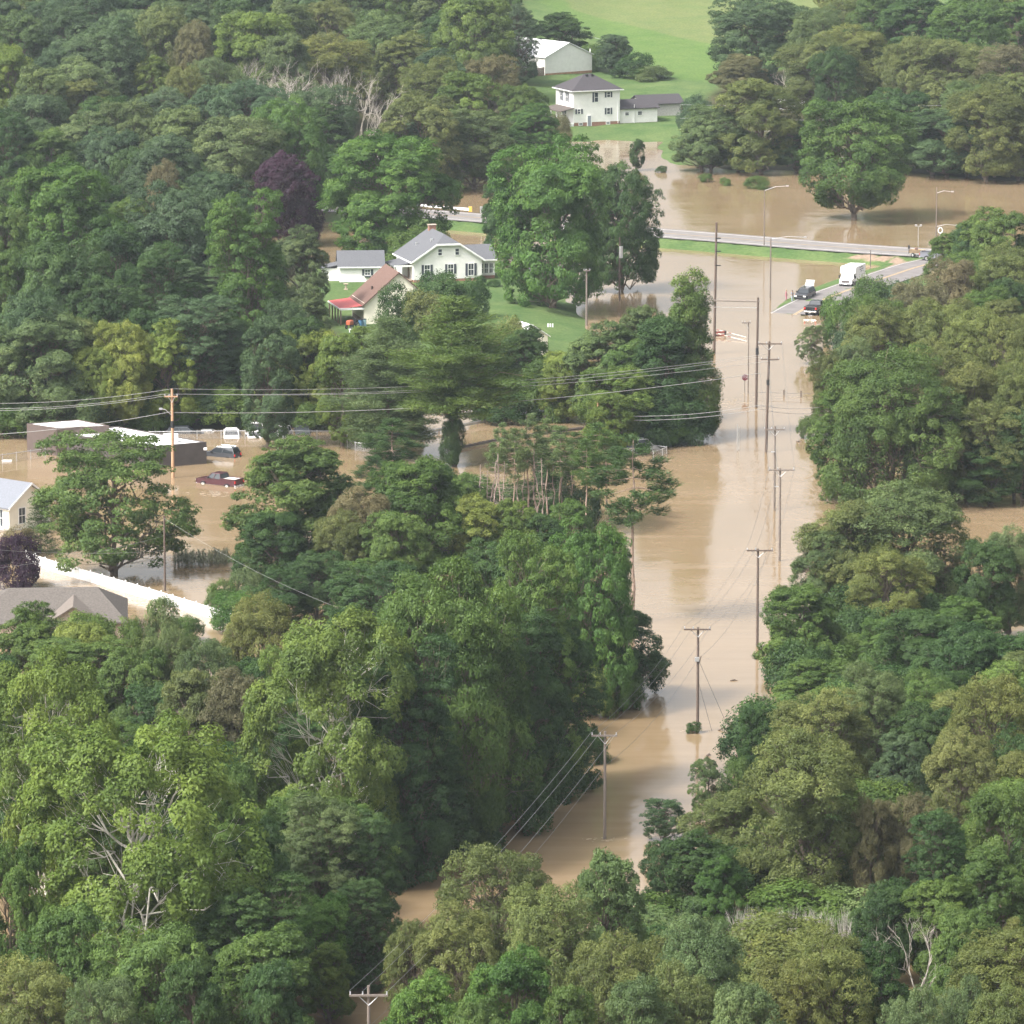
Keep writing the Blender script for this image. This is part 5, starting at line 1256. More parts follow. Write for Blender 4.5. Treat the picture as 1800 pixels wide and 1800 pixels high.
def make_tree(seed, H=18.0, W=14.0, base=0.16, lobes=12, lobe_r=0.2, clumps=260, clump_r=0.085, leaves=26000, leaf=0.42,
              flat=0.8, droop=0.0, low=0.42, pw=2.2, elong=0.0, plate=0.0, shell=0.72, nrm=0.75, spread=1.0, bark_r=0.022,
              limbs_out=0.55, aspect=0.6, inner=0.12, trunk_n=1, profile=None):
    rng = np.random.default_rng(seed)
    zb = base * H; ch = H - zb
    L = []
    for i in range(lobes):
        t = (i + 0.5) / lobes
        t = 0.06 + 0.86 * t
        rr = (profile(np.array([t]))[0] if profile else round_profile(np.array([t]), low, pw)[0])
        a = i * 2.39996 + rng.uniform(-0.5, 0.5)
        q = math.sqrt(rng.uniform(0.35, 1.0))
        lr = lobe_r * W * rng.uniform(0.55, 1.35) * (0.6 + 0.5 * rr)
        rad = max(0.0, rr * W / 2 * q * rng.uniform(0.85, 1.15) - lr * 0.5)
        z = zb + t * ch + rng.normal() * 0.035 * ch - (lr * 0.45 if t > 0.8 else 0)
        L.append((rad * math.cos(a), rad * math.sin(a), z, lr))
    L = np.array(L)
    axis_c = np.array((0, 0, zb + ch * 0.4))
    C = []; CL = []; tries = 0
    while len(C) < clumps and tries < clumps * 40:
        tries += 1
        k = rng.integers(len(L)) if rng.random() > 0.0 else 0
        lc, lr = L[k, :3], L[k, 3]
        u = rdir(rng, 1)[0]
        out = unit((lc - axis_c) * np.array((1, 1, 0.6)) + np.array((0, 0, 0.35 * W * 0.3)))
        if u @ out < -0.25: continue
        c = lc + u * lr * rng.uniform(0.8, 1.08) * np.array((1, 1, flat))
        if c[2] < zb * 0.8: continue
        d = np.linalg.norm((L[:, :3] - c) / np.array((1, 1, flat)), axis=1) / L[:, 3]
        d[k] = 9
        if d.min() < shell: continue
        C.append(c); CL.append(k)
    C = np.array(C); n = len(C)
    cr = clump_r * W * rng.uniform(0.6, 1.35, n)
    O = unit(unit(C - axis_c) * 0.8 + np.array((0, 0, 0.55)))
    ctint = np.clip(0.5 + rng.normal(size=n) * 0.17 + 0.12 * rng.normal(size=len(L))[CL], 0.03, 0.97)
    w = cr ** 2; w /= w.sum()
    idx = rng.choice(n, leaves, p=w)
    u = rdir(rng, leaves)
    o = O[idx]
    s_ = np.sum(u * o, 1, keepdims=True)
    u = unit(np.where(s_ < -0.15, u - 2 * s_ * o * 0.75, u))
    rad = rng.uniform(0.45, 1.0, (leaves, 1)) ** 0.6
    off = u * rad
    if plate: off[:, 2] *= (1 - plate)
    if elong:
        hor = unit(o * np.array((1, 1, 0.15)))
        off = off + hor * (np.sum(off * hor, 1, keepdims=True)) * elong
    off[:, 2] -= droop * np.sum(off[:, :2] ** 2, 1)
    P = C[idx] + off * cr[idx][:, None] * spread
    N = unit(u * 0.75 + o * 0.5 + rdir(rng, leaves) * (1.0 - 0.55 * nrm) + np.array((0, 0, 0.2)))
    size = leaf * rng.uniform(0.55, 1.35, leaves)
    tint = ctint[idx] + rng.normal(size=leaves) * 0.07
    ni = int(leaves * inner)
    if ni:      # sparse foliage inside so that light seen through the crown is broken up
        k = rng.integers(len(L), size=ni)
        Pi = L[k, :3] + rdir(rng, ni) * L[k, 3][:, None] * rng.uniform(0, 0.8, (ni, 1))
        P = np.vstack([P, Pi]); N = np.vstack([N, rdir(rng, ni)])
        size = np.concatenate([size, leaf * rng.uniform(0.8, 1.6, ni)]); tint = np.concatenate([tint, rng.uniform(0.2, 0.7, ni)])
    crown = leaf_mesh('crown', rng, P, N, size, tint, aspect)
    lb = Limbs(); r0 = bark_r * H
    for q in range(trunk_n):
        off0 = np.array((rng.uniform(-1, 1) * 0.4 * (trunk_n > 1), rng.uniform(-1, 1) * 0.4 * (trunk_n > 1), 0))
        topz = zb + ch * 0.62
        top = np.array((rng.normal() * W * 0.05 * (1 + 2 * (trunk_n > 1)), rng.normal() * W * 0.05, topz))
        tr = lb.limb(rng, off0 + np.array((0, 0, -1.6)), top, r0 * 1.15, r0 * 0.4, 0.02, 6, 8)
        for i, (x, y, z, lr) in enumerate(L):
            if i % trunk_n != q: continue
            t = np.clip((z - lr * 1.2) / topz, 0.18, 0.95)
            k = min(len(tr) - 2, int(t * (len(tr) - 1)))
            st = np.array(tr[k]); c = np.array((x, y, z))
            lp_ = lb.limb(rng, st, c, r0 * 0.42, r0 * 0.13, 0.1, 6, 5)
            mine = [j for j in range(n) if CL[j] == i]
            rng.shuffle(mine)
            for j in mine[:int(len(mine) * limbs_out)]:
                lb.limb(rng, lp_[rng.integers(2, 6)], C[j], r0 * 0.11, r0 * 0.03, 0.09, 3, 3)
    tm = lb.mesh('trunk'); tm.materials.append(BARK)
    We = 2 * float(np.percentile(np.hypot(P[:, 0], P[:, 1]) * 0.92, 98.0)); He = float(np.percentile(P[:, 2], 99.7))
    return crown, tm, He, We

def make_pine(seed, H=20.0, W=14.0, base=0.3, whorls=13, per=5, leaves=16000, leaf=0.5, kind='white'):
    rng = np.random.default_rng(seed)
    lb = Limbs(); r0 = 0.017 * H * (0.6 if kind == 'red' else 1.0)
    lb.limb(rng, (0, 0, -1.6), (rng.normal() * 0.3, rng.normal() * 0.3, H * 0.97), r0, r0 * 0.15, 0.006, 8, 8)
    P, N, T, ct = [], [], [], []
    tips = []
    for i in range(whorls):
        t = i / (whorls - 1)
        z = H * (base + (0.97 - base) * t)
        if kind == 'white': reach = W / 2 * min(1.0, 1.45 * (1 - t) ** 0.85) * rng.uniform(0.6, 1.15) + 0.6
        elif kind == 'spruce': reach = W / 2 * (1 - t) + 0.25
        else: reach = W / 2 * math.sin(math.pi * min(1, 0.2 + 0.8 * t) ** 1.2) * rng.uniform(0.6, 1.1) + 0.5
        for k in range(per):
            a = k * 2 * math.pi / per + i * 1.1 + rng.uniform(-0.4, 0.4)
            if kind == 'red' and rng.random() < 0.25: continue
            rr = reach * rng.uniform(0.65, 1.1)
            rise = {'white': 0.22, 'red': -0.15, 'spruce': -0.28}[kind] * rr * rng.uniform(0.5, 1.3)
            tip = np.array((rr * math.cos(a), rr * math.sin(a), z + rise))
            st = np.array((0, 0, z))
            lb.limb(rng, st, tip, r0 * 0.28 * (1 - 0.6 * t), r0 * 0.05, 0.04, 3, 4)
            m = max(2, int(rr / (0.9 if kind == 'white' else 0.7)))
            for q in range(m):
                f = (0.25 if kind != 'red' else 0.5) + (0.78 if kind != 'red' else 0.52) * (q + rng.random()) / m
                side = np.array((-math.sin(a), math.cos(a), 0)) * rng.normal() * rr * (0.2 if kind == 'white' else 0.14)
                tips.append((st + (tip - st) * f + side, a, rr, t))
    n = len(tips)
    C = np.array([q[0] for q in tips]); A = np.array([q[1] for q in tips])
    idx = rng.integers(n, size=leaves)
    hor = np.stack([np.cos(A), np.sin(A), np.full(n, 0.15)], 1)[idx]
    u = rdir(rng, leaves) * rng.uniform(0.3, 1, (leaves, 1))
    if kind == 'white': u *= np.array((1.35, 1.35, 0.5)); cr = 1.15
    elif kind == 'spruce': u *= np.array((0.8, 0.8, 0.22)); cr = 0.75
    else: u *= np.array((0.75, 0.75, 0.75)); cr = 0.75
    Pp = C[idx] + (u + hor * rng.uniform(-0.5, 0.8, (leaves, 1))) * cr
    if kind == 'spruce': Pp[:, 2] -= np.abs(rng.normal(size=leaves)) * 0.18
    Nn = unit(rdir(rng, leaves) * 0.8 + np.array((0, 0, 0.7)))
    ctint = np.clip(0.5 + rng.normal(size=n) * 0.15, 0, 1)
    crown = leaf_mesh('crown', rng, Pp, Nn, leaf * rng.uniform(0.6, 1.4, leaves), ctint[idx] + rng.normal(size=leaves) * 0.1, 0.22, T=hor + np.array((0, 0, 0.25)))
    tm = lb.mesh('trunk'); tm.materials.append(BARK)
    return crown, tm, H, W

def make_dead(seed, H=14.0, W=9.0, depth=4, stems=1, up=0.75):
    rng = np.random.default_rng(seed)
    lb = Limbs()
    def grow(p, d, L, r, k):
        e = p + d * L
        lb.limb(rng, p, e, r, r * 0.55, 0.05, 3, 5 if k > 1 else 3)
        if k <= 0: return
        for _ in range(3 if k > 1 else 4):
            nd = unit(d * up + rdir(rng, 1)[0] * 0.55 + np.array((0, 0, 0.12)))
            grow(p + (e - p) * rng.uniform(0.45, 1.0), nd, L * rng.uniform(0.5, 0.8), r * 0.5, k - 1)
    for s_ in range(stems):
        d0 = unit(np.array((rng.normal() * 0.22, rng.normal() * 0.22, 1.0)))
        grow(np.array((rng.normal() * 0.3 * (stems > 1), rng.normal() * 0.3 * (stems > 1), -1.5)), d0, H * 0.48, 0.017 * H, depth - 1)
    tm = lb.mesh('trunk'); tm.materials.append(BARK)
    co = np.array([v.co[:] for v in tm.vertices])
    return None, tm, float(co[:, 2].max()), float(max(np.ptp(co[:, 0]), np.ptp(co[:, 1])))

def make_snag(seed, H=14.0):
    rng = np.random.default_rng(seed); lb = Limbs()
    tr = lb.limb(rng, (0, 0, -1.5), (rng.normal() * 0.25, rng.normal() * 0.25, H), 0.07, 0.025, 0.006, 10, 6)
    for i in range(46):
        t = rng.uniform(0.45, 0.99); p = np.array(tr[min(9, int(t * 10))]) + (np.array(tr[min(10, int(t * 10) + 1)]) - np.array(tr[min(9, int(t * 10))])) * (t * 10 % 1)
        a = rng.uniform(0, 6.28); l = rng.uniform(0.4, 1.5) * (1.25 - t)
        e = p + np.array((math.cos(a) * l, math.sin(a) * l, rng.uniform(-0.1, 0.5) * l))
        lb.limb(rng, p, e, 0.022, 0.01, 0.06, 2, 3)
    tm = lb.mesh('trunk'); tm.materials.append(BARK)
    co = np.array([v.co[:] for v in tm.vertices])
    return None, tm, H, float(np.ptp(co[:, 0]))

KINDS = {}
def kind(name, *protos): KINDS[name] = list(protos)
MAPLE = dict(lobes=24, lobe_r=0.21, clumps=700, clump_r=0.062, leaves=84000, leaf=0.27, base=0.07, pw=2.5, low=0.38, nrm=0.75, inner=0.14, shell=0.6, plate=0.35, elong=0.2)
kind('maple', *[make_tree(s, H=18, W=16, **MAPLE) for s in (11, 12, 13, 14)])
BROAD = dict(lobes=18, lobe_r=0.21, clumps=640, clump_r=0.058, plate=0.2, leaves=62000, leaf=0.235, inner=0.14, shell=0.58, base=0.1, pw=2.1, low=0.45, nrm=0.6, elong=0.25)
kind('broad', *[make_tree(s, H=h_, W=w_, **dict(BROAD, pw=p_, low=l_)) for s, h_, w_, p_, l_ in ((21, 17, 12, 2.1, 0.45), (22, 17, 12, 1.7, 0.35), (23, 16, 13, 2.4, 0.5), (24, 18, 11, 1.8, 0.3), (25, 16, 12, 2.0, 0.55), (26, 17, 12, 1.6, 0.42))])
FEATH = dict(lobes=20, lobe_r=0.2, clumps=900, clump_r=0.052, leaves=68000, leaf=0.2, base=0.1, pw=1.9, low=0.52, nrm=0.45, elong=0.4, inner=0.14,
             droop=0.1, plate=0.25, aspect=0.5, shell=0.5)
kind('feather', *[make_tree(s, H=16, W=12, **FEATH) for s in (31, 32, 33, 34, 35)])
TALL = dict(plate=0.4, lobes=28, lobe_r=0.22, clumps=860, clump_r=0.06, leaves=92000, leaf=0.22, inner=0.14, shell=0.58, base=0.03, pw=3.2, low=0.4, nrm=0.65, elong=0.25)
DOME = dict(plate=0.25, lobes=26, lobe_r=0.19, clumps=1000, clump_r=0.05, leaves=110000, leaf=0.225, base=0.02, pw=2.6, low=0.36, nrm=0.6, elong=0.2, inner=0.14, shell=0.56)
kind('dome', *[make_tree(s, H=19, W=18, **DOME) for s in (45, 46)])
kind('wall', *[make_tree(s, H=24, W=13, **TALL) for s in (41, 42, 43)])
SYC = dict(lobes=28, lobe_r=0.15, clumps=520, clump_r=0.055, leaves=84000, leaf=0.26, base=0.2, pw=2.0, low=0.5, nrm=0.7, elong=0.2, bark_r=0.011,
           limbs_out=0.55, shell=0.82, inner=0.05)
kind('sycamore', *[make_tree(s, H=23, W=18, **SYC) for s in (51, 52, 53)])
AIRY = dict(lobes=22, lobe_r=0.18, clumps=460, clump_r=0.062, leaves=56000, leaf=0.25, base=0.12, pw=2.0, low=0.42, plate=0.35, elong=0.3,
            nrm=0.4, inner=0.02, limbs_out=0.4, shell=0.6)
kind('airy', *[make_tree(s, H=18, W=15, **AIRY) for s in (61, 62)])
COLM = dict(lobes=22, lobe_r=0.3, clumps=460, clump_r=0.11, leaves=56000, leaf=0.23, base=0.02, nrm=0.6, elong=0.2,
            profile=lambda t: 1.0 - 0.75 * t ** 1.2)
kind('column', *[make_tree(s, H=20, W=8, **COLM) for s in (71, 72)])
BUSH = dict(lobes=7, lobe_r=0.27, clumps=130, clump_r=0.13, leaves=11000, leaf=0.2, base=0.0, pw=2.4, low=0.3, nrm=0.6, elong=0.2, bark_r=0.012)
kind('bush', *[make_tree(s, H=5, W=6, **BUSH) for s in (81, 82, 83, 84)])
kind('white_pine', make_pine(91, H=20, W=15, base=0.1, whorls=19, leaves=64000, leaf=0.4), make_pine(92, H=20, W=14, base=0.3, whorls=15, leaves=42000, leaf=0.42))
kind('red_pine', *[make_pine(s, H=20, W=7, base=0.56, whorls=9, per=5, leaves=10000, leaf=0.34, kind='red') for s in (95, 96, 97)])
kind('spruce', make_pine(99, H=8, W=5, base=0.06, whorls=13, per=8, leaves=14000, leaf=0.2, kind='spruce'))
kind('dead', make_dead(101, 14, 9, 5), make_dead(102, 14, 9, 5), make_dead(103, 13, 9, 5, 2))
kind('snag', make_snag(105), make_snag(106))
kind('thicket', make_dead(108, 5, 3, 4, 9, 1.6), make_dead(109, 5, 3, 4, 10, 1.6))
# ------------------------------------------------------------------ the trees
TONE = {'B': ((0.064, 0.113, 0.046), 'blue-green'), 'D': ((0.045, 0.094, 0.024), 'dark green'), 'M': ((0.078, 0.140, 0.028), 'mid green'),
        'E': ((0.068, 0.145, 0.024), 'rich green'), 'L': ((0.100, 0.152, 0.050), 'grey-green'), 'Y': ((0.150, 0.200, 0.036), 'yellow-green'),
        'O': ((0.122, 0.152, 0.040), 'olive'), 'R': ((0.145, 0.138, 0.060), 'brownish'), 'S': ((0.104, 0.165, 0.028), 'lime-tinged'),
        'P': ((0.040, 0.016, 0.030), 'purple'), 'G': ((0.36, 0.32, 0.28), 'grey')}
FORM = {'maple': 'lumpy dense tree', 'broad': 'leafy tree', 'feather': 'feathery tree', 'wall': 'tall dense tree', 'dome': 'big domed tree', 'sycamore': 'sycamore',
        'airy': 'thin airy tree', 'column': 'narrow tall tree', 'bush': 'bush', 'white_pine': 'wispy pine', 'red_pine': 'tufted pine',
        'spruce': 'sparse spruce', 'dead': 'leafless dead tree', 'snag': 'bare dead trunk', 'thicket': 'clump of bare stems'}
NAME = {'maple': 'maple_tree', 'broad': 'leafy_tree', 'feather': 'feathery_tree', 'wall': 'tall_tree', 'sycamore': 'sycamore_tree', 'airy': 'airy_tree',
        'column': 'narrow_tree', 'bush': 'bush', 'white_pine': 'pine_tree', 'red_pine': 'pine_tree', 'spruce': 'spruce_tree', 'dead': 'dead_tree',
        'snag': 'dead_pine_tree', 'thicket': 'dead_shrub', 'dome': 'leafy_tree'}
TREES = []       # (kind, px centre, py top, width px, height m or None, tone, py base or None, label)
def T(k, x, y, w, h, c, yb=None, label=None): TREES.append((k, x, y, w, h, c, yb, label))

# far left hillside
for x, y, w, c in ((-15, -38, 120, 'B'), (72, -48, 130, 'L'), (160, -32, 125, 'B'), (250, -55, 130, 'B'), (345, -40, 115, 'L'), (435, -48, 130, 'B'),
                   (530, -42, 140, 'B'), (620, -66, 120, 'L'), (700, -58, 130, 'M'), (790, -38, 120, 'L'), (870, -60, 90, 'M')):
    T('broad', x, y, w, 18, c)
for x, y, w, c in ((30, 22, 135, 'L'), (118, 12, 125, 'B'), (205, 26, 110, 'B'), (280, 14, 120, 'O'), (355, 8, 100, 'B'), (415, -4, 100, 'D'), (500, 4, 120, 'L')):
    T('broad', x, y, w, 18, c)
T('maple', 172, 46, 150, 20, 'B', None, 'large rounded blue-green tree high on the wooded slope, broadest crown there')
T('broad', 16, 82, 115, 19, 'S', None, 'yellowish green tree at the photo\'s left edge, high on the wooded slope')
T('broad', 70, 118, 120, 18, 'L'); T('broad', 100, 82, 85, 17, 'B'); T('broad', 268, 98, 75, 15, 'S', None, 'small pale speckled tree between blue-green crowns on the wooded slope')
T('feather', 342, 38, 82, 19, 'R', None, 'brownish feathery tree standing tall on the wooded slope, uphill of the dead trees')
T('feather', 325, 118, 90, 17, 'O'); T('broad', 445, 22, 150, 19, 'S'); T('broad', 505, 60, 110, 18, 'L')
T('feather', 575, 62, 165, 17, 'O', None, 'soft grey-olive crown directly behind the grey dead trees')
T('broad', 385, 152, 100, 17, 'B'); T('broad', 320, 188, 130, 18, 'L'); T('broad', 232, 178, 125, 17, 'L'); T('broad', 150, 198, 120, 17, 'L')
T('broad', 60, 168, 130, 18, 'B'); T('wall', 22, 196, 110, 20, 'D'); T('broad', 88, 228, 120, 17, 'M'); T('broad', 195, 226, 120, 17, 'B')
T('broad', 290, 240, 140, 18, 'B'); T('broad', 240, 262, 110, 15, 'D')
T('maple', 505, 172, 140, 21, 'E', None, 'rich green domed tree just below the grey dead trees')
T('maple', 420, 206, 180, 19, 'L', None, 'pale topped rounded tree left of the rich green dome above the purple tree')
T('maple', 112, 290, 215, 21, 'E', None, 'bright green tree with big billowing lobes near the left edge')
T('feather', 288, 284, 75, 17, 'R', None, 'tan feathery tree right of the billowing bright green tree')
T('maple', 325, 325, 185, 21, 'B', None, 'grey-blue rounded tree behind the tall rich green tree by the purple one')
T('wall', 437, 333, 135, 26, 'E', None, 'tall rich green tree with dense layers, left of the purple tree')
T('maple', 503, 306, 118, 15, 'P', 432, 'dark purple-leaved tree among the green ones')
T('broad', 528, 398, 95, 14, 'L', None, 'ashy grey-green tree below the purple tree')
T('broad', 5, 362, 110, 18, 'M'); T('broad', 20, 440, 105, 17, 'M'); T('maple', 115, 425, 180, 20, 'D'); T('broad', 210, 398, 120, 18, 'D')
T('broad', 190, 490, 130, 16, 'D'); T('wall', 282, 428, 110, 18, 'D'); T('broad', 55, 515, 150, 17, 'B'); T('wall', 345, 520, 170, 16, 'B')
T('wall', 420, 560, 120, 12.5, 'D'); T('broad', 475, 560, 110, 16, 'B'); T('broad', 140, 560, 110, 12, 'O'); T('broad', 255, 545, 100, 14, 'D')
# pale band above the flooded yard
T('broad', 80, 590, 185, 15, 'L', 762, 'wide soft green tree behind the brown flat-roofed building, left end'); T('broad', 5, 612, 115, 14, 'L', 765)
T('broad', 218, 600, 115, 14, 'Y', 760, 'yellow-green tree left of the tan pole behind the white roof'); T('broad', 292, 602, 100, 14, 'Y', 757)
T('broad', 168, 645, 95, 11, 'Y', 764); T('bush', 338, 680, 110, None, 'M', 750); T('bush', 398, 676, 110, None, 'S', 750); T('bush', 245, 690, 120, None, 'M', 750)
T('broad', 495, 638, 105, 12, 'Y', 750, 'bright yellow-green tree right of the tan pole, above the flooded cars'); T('broad', 555, 655, 115, 12, 'Y', 748)
T('bush', 610, 690, 110, None, 'E', 750); T('bush', 540, 700, 110, None, 'M', 750); T('bush', 25, 690, 100, None, 'M', 768); T('bush', 140, 690, 120, None, 'L', 768)
T('bush', 455, 700, 100, None, 'M', 750); T('bush', 300, 700, 90, None, 'S', 750)
T('broad', 600, 588, 120, 14, 'S'); T('broad', 500, 530, 95, 13, 'B'); T('broad', 540, 505, 80, 11, 'L'); T('broad', 535, 560, 100, 13, 'D'); T('broad', 640, 575, 90, 10, 'S')
# pines and trees round the bungalow
T('white_pine', 683, 560, 190, None, 'L', 802, 'pale wispy pine with open horizontal sprays, left of the taller pine')
T('white_pine', 800, 522, 205, None, 'M', 818, 'tallest wispy pine, its ivy-clad trunk standing in the flood')
T('maple', 682, 242, 232, None, 'E', 455, 'broad rich green maple behind the white garage')
T('maple', 973, 250, 208, None, 'E', 541, 'huge rounded green maple on the lawn beside the white bungalow')
T('maple', 1092, 290, 142, None, 'D', 512, 'dark rounded maple at the flooded side of the huge maple')
T('maple', 890, 318, 85, None, 'D', 470, 'dark crown peeping out left of the huge maple')
T('bush', 708, 497, 88, None, 'D', 592, 'dark bush flecked with white blossom before the brown steep roof')
T('bush', 745, 512, 90, None, 'O', 596, 'olive bush with white blossom in front of the bungalow'); T('bush', 775, 478, 112, None, 'D', 565); T('bush', 828, 490, 72, None, 'D', 560)
T('bush', 725, 398, 120, None, 'M', 470, 'green bushy tree between the garage and the bungalow roof'); T('bush', 845, 484, 22, None, 'D', 502, 'small round clipped dark bush by the sunroom')
T('bush', 868, 492, 30, None, 'D', 503, 'low dark planting at the foot of the sunroom wall')
T('broad', 885, 558, 120, 10, 'O', 705); T('bush', 898, 556, 80, None, 'O', 655); T('broad', 920, 576, 100, None, 'D', 728); T('broad', 860, 620, 110, 9, 'D', 730); T('bush', 960, 630, 90, None, 'M', 738)
T('broad', 1062, 572, 140, 14, 'L', 760); T('broad', 1000, 640, 110, 9, 'Y', 742); T('broad', 1130, 538, 110, 15, 'L', 745); T('broad', 1080, 660, 130, 10, 'S', 785)
T('column', 1212, 480, 105, None, 'M', 772, 'tall narrow dark tree at the flooded street corner'); T('column', 1165, 560, 130, None, 'D', 776)
T('bush', 1130, 690, 150, None, 'D', 780); T('bush', 1215, 700, 95, None, 'D', 778); T('bush', 1178, 738, 80, None, 'E', 782); T('broad', 1105, 600, 130, 12, 'M', 768)
T('bush', 700, 690, 80, None, 'M', 765); T('bush', 640, 665, 90, None, 'E', 762); T('bush', 885, 690, 130, None, 'D', 742); T('bush', 720, 700, 60, None, 'D', 760)
T('column', 797, 672, 44, None, 'D', 819.5, 'dark ivy mass climbing the trunk of the tallest wispy pine')
# middle distance between the wooded slope and the farmhouse
T('broad', 660, 22, 150, 19, 'L'); T('maple', 835, -10, 150, 21, 'S', None, 'brighter green lobed tree near the top edge, left of the white barn')
T('feather', 760, 102, 135, 17, 'O'); T('feather', 862, 98, 105, 16, 'R'); T('wall', 915, 10, 66, None, 'B', 150, 'dark tree hiding the left end of the white barn')
T('broad', 985, 24, 95, None, 'D', 98); T('broad', 1078, 62, 62, None, 'B', 130); T('bush', 1112, 92, 75, None, 'D', 137); T('bush', 1148, 116, 70, None, 'L', 140)
T('bush', 1040, 78, 60, None, 'M', 122)
T('broad', 815, 128, 140, 18, 'S'); T('broad', 742, 168, 130, 17, 'O'); T('broad', 832, 196, 150, None, 'L', 332, 'grey-green spreading tree at the water behind the maples')
T('broad', 918, 150, 90, 13, 'M', None, None); T('broad', 938, 184, 85, None, 'E', 285, 'fresh green tree below the farmhouse porch'); T('bush', 978, 198, 55, None, 'R', 258)
T('broad', 745, 232, 110, 12, 'B', 335); T('broad', 895, 230, 100, None, 'D', 318); T('broad', 610, 268, 110, None, 'D', 350)
T('dead', 432, 102, 105, None, 'G', 225, 'grey dead tree, leftmost of those on the wooded slope'); T('dead', 545, 104, 140, None, 'G', 282, 'tallest grey dead tree on the wooded slope')
T('dead', 625, 118, 135, None, 'G', 290, 'leaning grey dead tree, rightmost on the wooded slope'); T('dead', 585, 140, 120, None, 'G', 292, 'grey dead tree between the tallest and the leaning one')
T('dead', 480, 112, 100, None, 'G', 235, 'thin grey dead tree left of the tallest dead one')
T('broad', 1120, 246, 32, None, 'D', 300, 'small dark tree standing alone in the flood below the farmhouse'); T('bush', 1162, 291, 22, None, 'D', 303, 'tiny dark bush at the water, right of the lone small tree')
for x, y, w, yb in ((455, 126, 110, 248), (520, 118, 115, 272), (662, 132, 110, 296), (560, 162, 115, 300), (600, 118, 110, 284), (640, 160, 100, 300)): T('dead', x, y, w, None, 'G', yb)
# top right
T('maple', 1335, -6, 165, None, 'B', 145, 'bluish rounded tree at the edge of the sloping field'); T('broad', 1300, 98, 95, None, 'R', 165)
T('feather', 1430, 22, 110, 16, 'L'); T('feather', 1495, 46, 140, 17, 'O'); T('feather', 1445, 68, 150, 16, 'O'); T('broad', 1605, -12, 130, 18, 'D')
T('broad', 1700, 6, 150, 18, 'M'); T('broad', 1790, 2, 110, 18, 'M'); T('feather', 1680, 70, 170, 17, 'O'); T('feather', 1785, 80, 140, 17, 'R'); T('feather', 1605, 66, 130, 17, 'O')
T('feather', 1632, 106, 85, None, 'R', 210, 'rusty brown tree above the lone flooded tree\'s right shoulder'); T('broad', 1660, 195, 150, None, 'B', 312); T('feather', 1735, 150, 150, 17, 'O')
T('broad', 1335, 142, 165, None, 'O', 305, 'olive tree at the flood edge left of the lone flooded tree'); T('broad', 1250, 188, 120, None, 'L', 302); T('bush', 1222, 168, 70, None, 'B', 240); T('broad', 1232, 208, 95, None, 'L', 300)
T('broad', 1295, 230, 110, None, 'M', 300); T('broad', 1400, 215, 110, None, 'D', 302); T('broad', 1575, 160, 130, None, 'D', 306); T('broad', 1560, 215, 120, None, 'B', 306)
T('dead', 1392, 112, 105, None, 'G', 200, 'bare grey tree above the lone flooded tree\'s left shoulder')
T('broad', 1503, 180, 205, None, 'M', 386, 'lone spreading tree standing in the flood beyond the highway')
T('broad', 1640, 216, 130, None, 'D', 306); T('broad', 1750, 238, 110, None, 'L', 312); T('feather', 1790, 200, 110, None, 'O', 318); T('broad', 1700, 225, 100, None, 'M', 310)
T('bush', 1330, 310, 55, None, 'M', 331, 'low wide bush in the flood, right of two small ones'); T('bush', 1240, 305, 27, None, 'M', 320, 'small bush in the flood, leftmost of the three'); T('bush', 1276, 312, 22, None, 'M', 326, 'small bush in the flood, middle one of three')
# right bank
T('broad', 1750, 370, 125, None, 'M', 540, 'round green tree beside the highway at the right edge'); T('broad', 1672, 408, 88, None, 'M', 520, 'green tree partly hiding the towing truck'); T('broad', 1705, 392, 80, None, 'D', 525)
T('feather', 1762, 432, 140, 15, 'O'); T('feather', 1672, 455, 110, 14, 'R'); T('feather', 1612, 488, 110, 13, 'R')
T('bush', 1532, 486, 85, None, 'M', 590, 'mid green bush in front of the white ambulance'); T('bush', 1590, 494, 92, None, 'B', 592); T('bush', 1470, 516, 66, None, 'E', 604, 'green bush hiding the right side of the black pickup'); T('bush', 1492, 560, 75, None, 'B', 640)
T('feather', 1542, 534, 130, 13, 'O', None, 'golden olive tree just below the ambulance bushes'); T('feather', 1650, 528, 140, 15, 'O'); T('feather', 1712, 545, 130, 15, 'O'); T('feather', 1778, 560, 120, 16, 'O')
T('feather', 1500, 600, 95, 12, 'L', 760); T('feather', 1460, 620, 75, None, 'O', 765); T('airy', 1428, 572, 56, None, 'L', 640, 'sparse pale bush leaning over the water below the black pickup')
T('dome', 1567, 618, 262, None, 'M', 884, 'big mid green tree bulging over the right side of the flooded street')
T('wall', 1480, 690, 100, None, 'M', 880); T('wall', 1640, 690, 110, None, 'M', 878); T('bush', 1424, 730, 46, None, 'M', 770, 'small bush in the flood at the right side of the street')
T('feather', 1700, 636, 145, 16, 'O'); T('feather', 1782, 640, 120, 16, 'O'); T('feather', 1742, 705, 165, None, 'O', 885); T('feather', 1640, 598, 130, 15, 'O'); T('broad', 1745, 770, 150, None, 'D', 885); T('broad', 1795, 720, 110, None, 'D', 888)
T('feather', 1598, 852, 220, None, 'L', 1085, 'large grey-green feathery tree below the big bulging tree'); T('feather', 1500, 878, 170, None, 'O', 1090); T('feather', 1450, 930, 120, None, 'L', 1090)
T('broad', 1405, 1030, 155, None, 'M', 1215, 'mid green tree leaning over the flooded street, right bank'); T('feather', 1562, 965, 150, None, 'O', 1140); T('broad', 1732, 950, 120, None, 'D', 1130, 'dark leafy tree with flood water showing round it, right edge'); T('feather', 1772, 925, 90, None, 'L', 1120)
